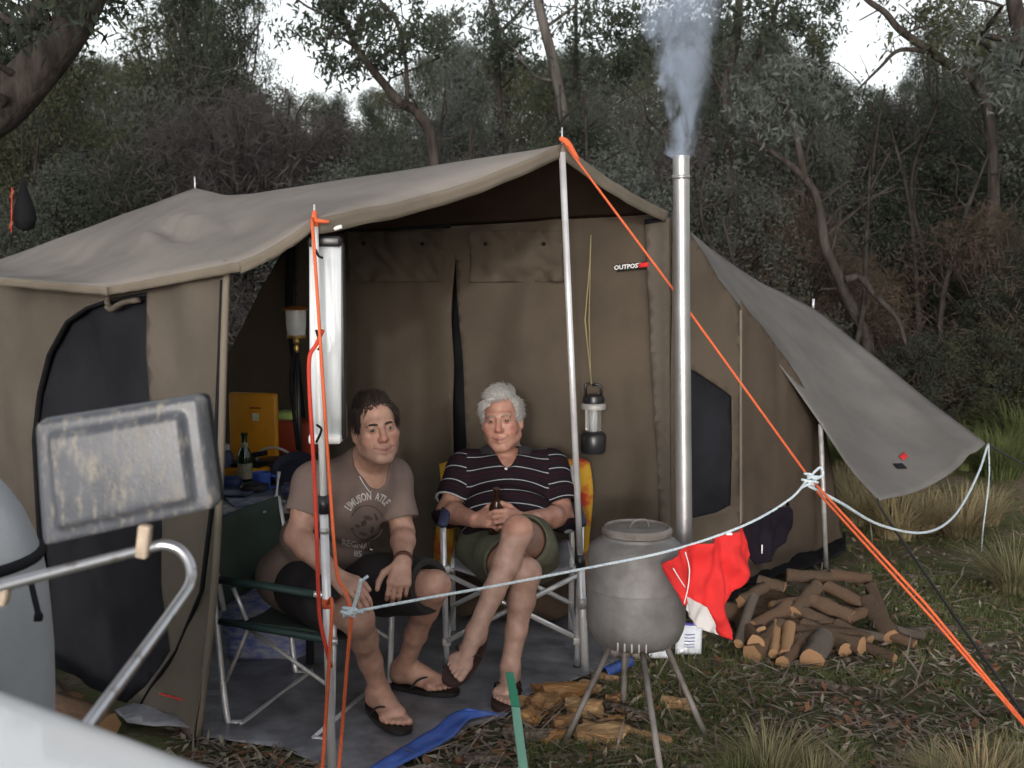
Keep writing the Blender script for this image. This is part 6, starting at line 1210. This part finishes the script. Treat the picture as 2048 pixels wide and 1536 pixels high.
def litter(name, label, n, m, ln, wd, seed, zoff=.006, reject=off_sheet, up=.25):
    pts, g = scatter(n, (330, 985, 2150, 1700), seed, reject); N = len(pts); z = np.array([gz(x, y) for x, y in pts]); an = g.uniform(0, 6.28, N); tl = g.normal(0, up, N); L = ln * g.uniform(.5, 1.5, N); W = wd * g.uniform(.6, 1.4, N); d = np.stack([np.cos(an) * np.cos(tl), np.sin(an) * np.cos(tl), np.sin(tl)], 1); s = np.stack([-np.sin(an), np.cos(an), g.normal(0, .35, N)], 1); c = np.stack([pts[:, 0], pts[:, 1], z + zoff + np.abs(np.sin(tl)) * L * .4], 1)
    v = np.stack([c - d * L[:, None] / 2, c + s * W[:, None] / 2 + np.array([0, 0, .003]), c + d * L[:, None] / 2, c - s * W[:, None] / 2 + np.array([0, 0, .003])], 1).reshape(-1, 3); o = mesh_np(name, v, np.arange(4 * N).reshape(-1, 4), m, origin=(0, 0, 0), smooth=False); tag(o, label, 'litter', kind='stuff')
litter('leaf_litter', 'dark brown fallen gum leaves scattered over the ground', 5000, mat('lit1', (.10, .068, .045), .9, c2=(.21, .15, .10), scale=3), .048, .014, 1)
litter('leaf_litter', 'pale straw coloured dry leaves and bark flakes scattered over the ground', 5000, mat('lit2', (.21, .175, .125), .9, c2=(.34, .295, .225), scale=3), .05, .012, 2)
litter('twig_litter', 'thin grey dry twigs scattered over the ground', 2200, mat('lit3', (.10, .075, .06), .9, c2=(.24, .20, .17), scale=3), .16, .007, 3, .010)
litter('bark_litter', 'reddish bark crumbs scattered over the ground', 1500, mat('lit4', (.13, .05, .025), .9, c2=(.22, .10, .05), scale=3), .045, .02, 4)
def green_only(x, y, g): return off_sheet(x, y, g) or pnoise(Vector((x * 1.15, y * 1.15, 0))) + .5 * pnoise(Vector((x * 3.1, y * 3.1, 4))) < -.06
pts, g = scatter(34000, (1050, 985, 2150, 1700), 9, green_only); N = len(pts); z = np.array([gz(x, y) for x, y in pts]); an = g.uniform(0, 6.28, N); h = g.uniform(.012, .045, N); o3 = np.stack([np.cos(an), np.sin(an), np.zeros(N)], 1); b3 = np.stack([pts[:, 0], pts[:, 1], z], 1); t3 = b3 + np.stack([g.normal(0, .4, N) * h, g.normal(0, .4, N) * h, h], 1)
v = np.stack([b3 - o3 * .0022, b3 + o3 * .0022, t3], 1).reshape(-1, 3); o = mesh_np('grass', v, np.arange(3 * N).reshape(-1, 3), GM['green'], origin=(0, 0, 0), smooth=False); tag(o, 'short green grass and moss blades in patches over the ground', 'grass', kind='stuff')

# ------------------------------------------------------------------ firewood
def log_mesh(seed, split=False):
    r_ = random.Random(seed); mb = MB(); n = 11; m = 6; rp = [1 + .10 * r_.gauss(0, 1) for _ in range(n)]; ang = [2 * math.pi * j / n for j in range(n)]
    if split: rp = [r * (1.0 if 0 <= a < math.pi * 1.15 else .35 + .25 * abs(math.cos(a))) for r, a in zip(rp, ang)]
    for i in range(m + 1):
        t = i / m - .5; k_ = 1 + .05 * r_.gauss(0, 1); ox, oy = .05 * r_.gauss(0, 1), .05 * r_.gauss(0, 1)
        mb.v += [(rp[j] * k_ * math.cos(ang[j]) + ox, rp[j] * k_ * math.sin(ang[j]) + oy, t) for j in range(n)]
    mb.f = [[i * n + j, i * n + (j + 1) % n, (i + 1) * n + (j + 1) % n, (i + 1) * n + j] for i in range(m) for j in range(n)]; bark = bpy.data.meshes.new('bark'); bark.from_pydata(mb.v, [], mb.f); bark.update(); bark.shade_smooth()
    ends = []
    for e, s in ((0, -1), (m, 1)):
        me = bpy.data.meshes.new('cut_end'); vs = [mb.v[e * n + j] for j in range(n)]; cx = sum(x[0] for x in vs) / n; cy = sum(x[1] for x in vs) / n; me.from_pydata(vs + [(cx, cy, vs[0][2] + s * .004)], [], [[j, (j + 1) % n, n] if s > 0 else [(j + 1) % n, j, n] for j in range(n)]); me.update(); me.materials.append(M['wood_cut']); ends.append(me)
    return bark, ends
LOGS = [log_mesh(i, i % 3 == 2) for i in range(7)]
barks = [mat('bark_mid', (.115, .075, .052), .95, c2=(.28, .20, .145), scale=9, stretch=(6, 6, 1), bump=1, bscale=25, spec=.1), mat('bark_warm', (.16, .095, .062), .95, c2=(.32, .215, .15), scale=9, stretch=(6, 6, 1), bump=1, bscale=25, spec=.1), mat('bark_grey', (.155, .125, .105), .95, c2=(.31, .26, .22), scale=9, stretch=(6, 6, 1), bump=1, bscale=25, spec=.1), M['wood_split']]
for bk in LOGS: bk[0].materials.append(M['bark'])
def log(a, b, r, k, bm_, label, grp, name='firewood_log'):
    a, b = Vector(a), Vector(b); c = (a + b) / 2; d = b - a; t = thing(name, label, 'log', c, grp); t.rotation_mode = 'QUATERNION'; t.rotation_quaternion = Vector((0, 0, 1)).rotation_difference(d.normalized()) @ Quaternion((0, 0, 1), rng.uniform(0, 6.28)); t.scale = (r, r, d.length); bark, ends = LOGS[k % 7]
    o = bpy.data.objects.new('bark', bark); col.objects.link(o); o.parent = t; o.material_slots[0].link = 'OBJECT'; o.material_slots[0].material = barks[bm_]
    for e in ends: o = bpy.data.objects.new('cut_end', e); col.objects.link(o); o.parent = t
def wp(x, y, lift=0):                    # a spot of the woodpile, further back the higher it shows
    px_, py_ = 1250 + x / 2.415, 900 + y / 2.415; Y = 4.18 + (1060 - y) / 400 * .66; p = P(px_, py_, Y); p.z = max(p.z, .03) + .05 * max(0, min(1, (900 - y) / 200)); return p
WL = ['dark barked firewood log in the pile beside the tent', 'reddish barked firewood log in the pile beside the tent', 'grey weathered firewood log in the pile beside the tent', 'split pale firewood stick in the pile beside the tent']
for i, (x0, y0, x1, y1, r, bm_) in enumerate(((640, 690, 530, 1000, 24, 2), (945, 690, 800, 830, 36, 0), (970, 700, 1160, 775, 38, 1), (1150, 740, 1315, 935, 40, 0), (840, 850, 1130, 950, 32, 0), (1120, 940, 1300, 1030, 26, 0), (1180, 800, 1065, 835, 26, 1), (1000, 880, 1065, 972, 36, 0), (970, 890, 895, 1065, 50, 2), (950, 890, 790, 1010, 28, 2), (735, 830, 715, 1040, 22, 3), (800, 840, 770, 1050, 30, 3), (760, 860, 668, 945, 42, 0), (700, 930, 612, 1000, 42, 1), (790, 785, 620, 870, 38, 1), (1200, 855, 1450, 900, 18, 2), (640, 690, 770, 720, 34, 0), (780, 655, 1000, 670, 28, 0), (990, 650, 1190, 680, 28, 1), (680, 720, 560, 775, 36, 0), (1090, 880, 1250, 905, 18, 2), (830, 800, 1000, 860, 34, 0), (900, 760, 1100, 830, 34, 1), (700, 780, 860, 760, 34, 0), (1020, 860, 1180, 930, 34, 0), (850, 930, 760, 1060, 30, 1), (560, 880, 640, 960, 34, 0), (1180, 700, 1260, 860, 28, 0), (1240, 880, 1400, 940, 22, 1))):
    a_, b_ = wp(x0, y0), wp(x1, y1); c_ = (a_ + b_) / 2; sh_ = min(1, .24 / max(.01, (a_ - b_).length))
    log(c_ + (a_ - c_) * max(sh_, .72), c_ + (b_ - c_) * max(sh_, .72), 1.12 * r / 2.415 / FPX * 4.5, i, bm_, WL[bm_], 'firewood pile beside the tent')
for i in range(14):                      # the heart of the pile
    a = rng.uniform(0, 3.14); c = V(rng.uniform(.98, 1.42), rng.uniform(4.42, 4.85), rng.uniform(.03, .07)); d = V(math.cos(a), math.sin(a), rng.uniform(-.1, .1)) * .16; bm_ = rng.choice((0, 0, 1)); log(c - d, c + d, rng.uniform(.03, .045), i, bm_, WL[bm_], 'firewood pile beside the tent')
for i, (x0, y0, x1, y1, r) in enumerate(((100, 1372, 150, 1392, .04), (150, 1420, 222, 1450, .045), (110, 1345, 140, 1420, .035))):
    a, b = G(x0, y0, .05), G(x1, y1, .05); log(a - V(.1, -.05, 0), b, r, i + 2, i % 2, 'short firewood log lying under the mesh door beside the pale drum', 'logs under the mesh door')
# split chunks and bark by the stove
def chunk(px_, py_, l, w, h, a, m, label, tilt=0, cat='wood chunk', name='wood_chunk'):
    r_ = random.Random(int(px_ * 7 + py_)); bm = bmesh.new(); bmesh.ops.create_cube(bm, size=1); bmesh.ops.subdivide_edges(bm, edges=bm.edges[:], cuts=2, use_grid_fill=True)
    for v in bm.verts: v.co = Vector((v.co.x * l * (1 - .25 * abs(v.co.y)), v.co.y * w * (1 - .35 * v.co.x), v.co.z * h * (1 - .7 * abs(v.co.y))))  + Vector((r_.gauss(0, .05) * l, r_.gauss(0, .07) * w, r_.gauss(0, .10) * h))
    rm = Matrix.Rotation(R(a), 3, 'Z') @ Matrix.Rotation(R(tilt), 3, 'Y'); p = G(px_, py_); bm.verts.index_update(); vs = [rm @ v.co for v in bm.verts]; zm = min(v.z for v in vs); q = MB(); q.add([v + V(p.x, p.y, gz(p.x, p.y) - zm - .008) for v in vs], [[x.index for x in f.verts] for f in bm.faces]); bm.free(); o = q.build(name, m, smooth=False); tag(o, label, cat, 'split wood around the stove')
M['wood_or'] = mat('wood_or', (.24, .115, .042), .9, c2=(.42, .24, .11), scale=16, stretch=(1, 5, 5), bump=.5, bscale=40, spec=.1)
lc, lp_, lk = 'orange-brown split wood chunk on the ground beside the stove legs', 'pale split wood splinter on the ground beside the stove legs', 'dark weathered stick on the ground beside the stove legs'
wm = [M['wood_or'], mat('wood_or2', (.17, .085, .04), .9, c2=(.33, .20, .10), scale=20, stretch=(1, 5, 5), bump=.6, bscale=40, spec=.1), mat('wood_or3', (.30, .17, .08), .9, c2=(.46, .31, .17), scale=12, stretch=(1, 6, 6), bump=.5, bscale=40, spec=.1)]
for i, a in enumerate(((1130, 1398, .19, .09, .06, 12), (1092, 1422, .11, .09, .07, 40), (1170, 1428, .13, .08, .06, -20), (1060, 1446, .08, .07, .06, 60), (1128, 1456, .09, .06, .05, 10), (1205, 1474, .17, .12, .05, -15), (1105, 1482, .10, .05, .04, 30), (1235, 1405, .07, .05, .04, 50), (1048, 1412, .06, .05, .04, 0), (1232, 1442, .06, .04, .03, 0), (985, 1515, .07, .04, .03, 20), (1180, 1382, .09, .05, .04, -30), (1086, 1386, .08, .06, .04, 20))): chunk(*a, wm[i % 3], lc)
for a in ((1270, 1470, .30, .035, .03, -38), (1210, 1362, .10, .04, .03, -10), (1365, 1418, .11, .06, .03, -30), (1350, 1410, .10, .05, .03, -20), (1290, 1395, .07, .03, .02, 40), (1225, 1500, .12, .03, .02, 10)): chunk(*a, M['wood_split'], lp_)
for a in ((1050, 1482, .16, .05, .05, -10), (1250, 1425, .22, .03, .03, -35), (1620, 1375, .30, .03, .03, -35), (1450, 1545, .25, .04, .03, 10), (1160, 1520, .2, .03, .03, 15), (1880, 1270, .35, .03, .03, 5), (1950, 1300, .3, .025, .02, -20), (1830, 1150, .4, .03, .02, 15), (960, 1530, .12, .05, .04, 20)): chunk(*a, M['bark'], lk)
for i, (x, y, s) in enumerate(((1225, 1298, .035), (1250, 1300, .03), (1275, 1303, .028))):
    q = MB(); p = G(x, y + 18); bm = bmesh.new(); bmesh.ops.create_icosphere(bm, subdivisions=2, radius=s); bm.verts.index_update(); q.add([V(v.co.x * 1.2, v.co.y, v.co.z * .9) * (1 + .2 * pnoise(v.co * 30 + V(i, 0, 0))) + V(p.x, p.y, s * .8) for v in bm.verts], [[z_.index for z_ in f.verts] for f in bm.faces]); bm.free(); o = q.build('stone', mat('stone%d' % i, (.22, .19, .16), .9, c2=(.35, .31, .27), scale=20)); tag(o, 'pale rounded stone on the ground behind the stove legs', 'stone', 'stones behind the stove')
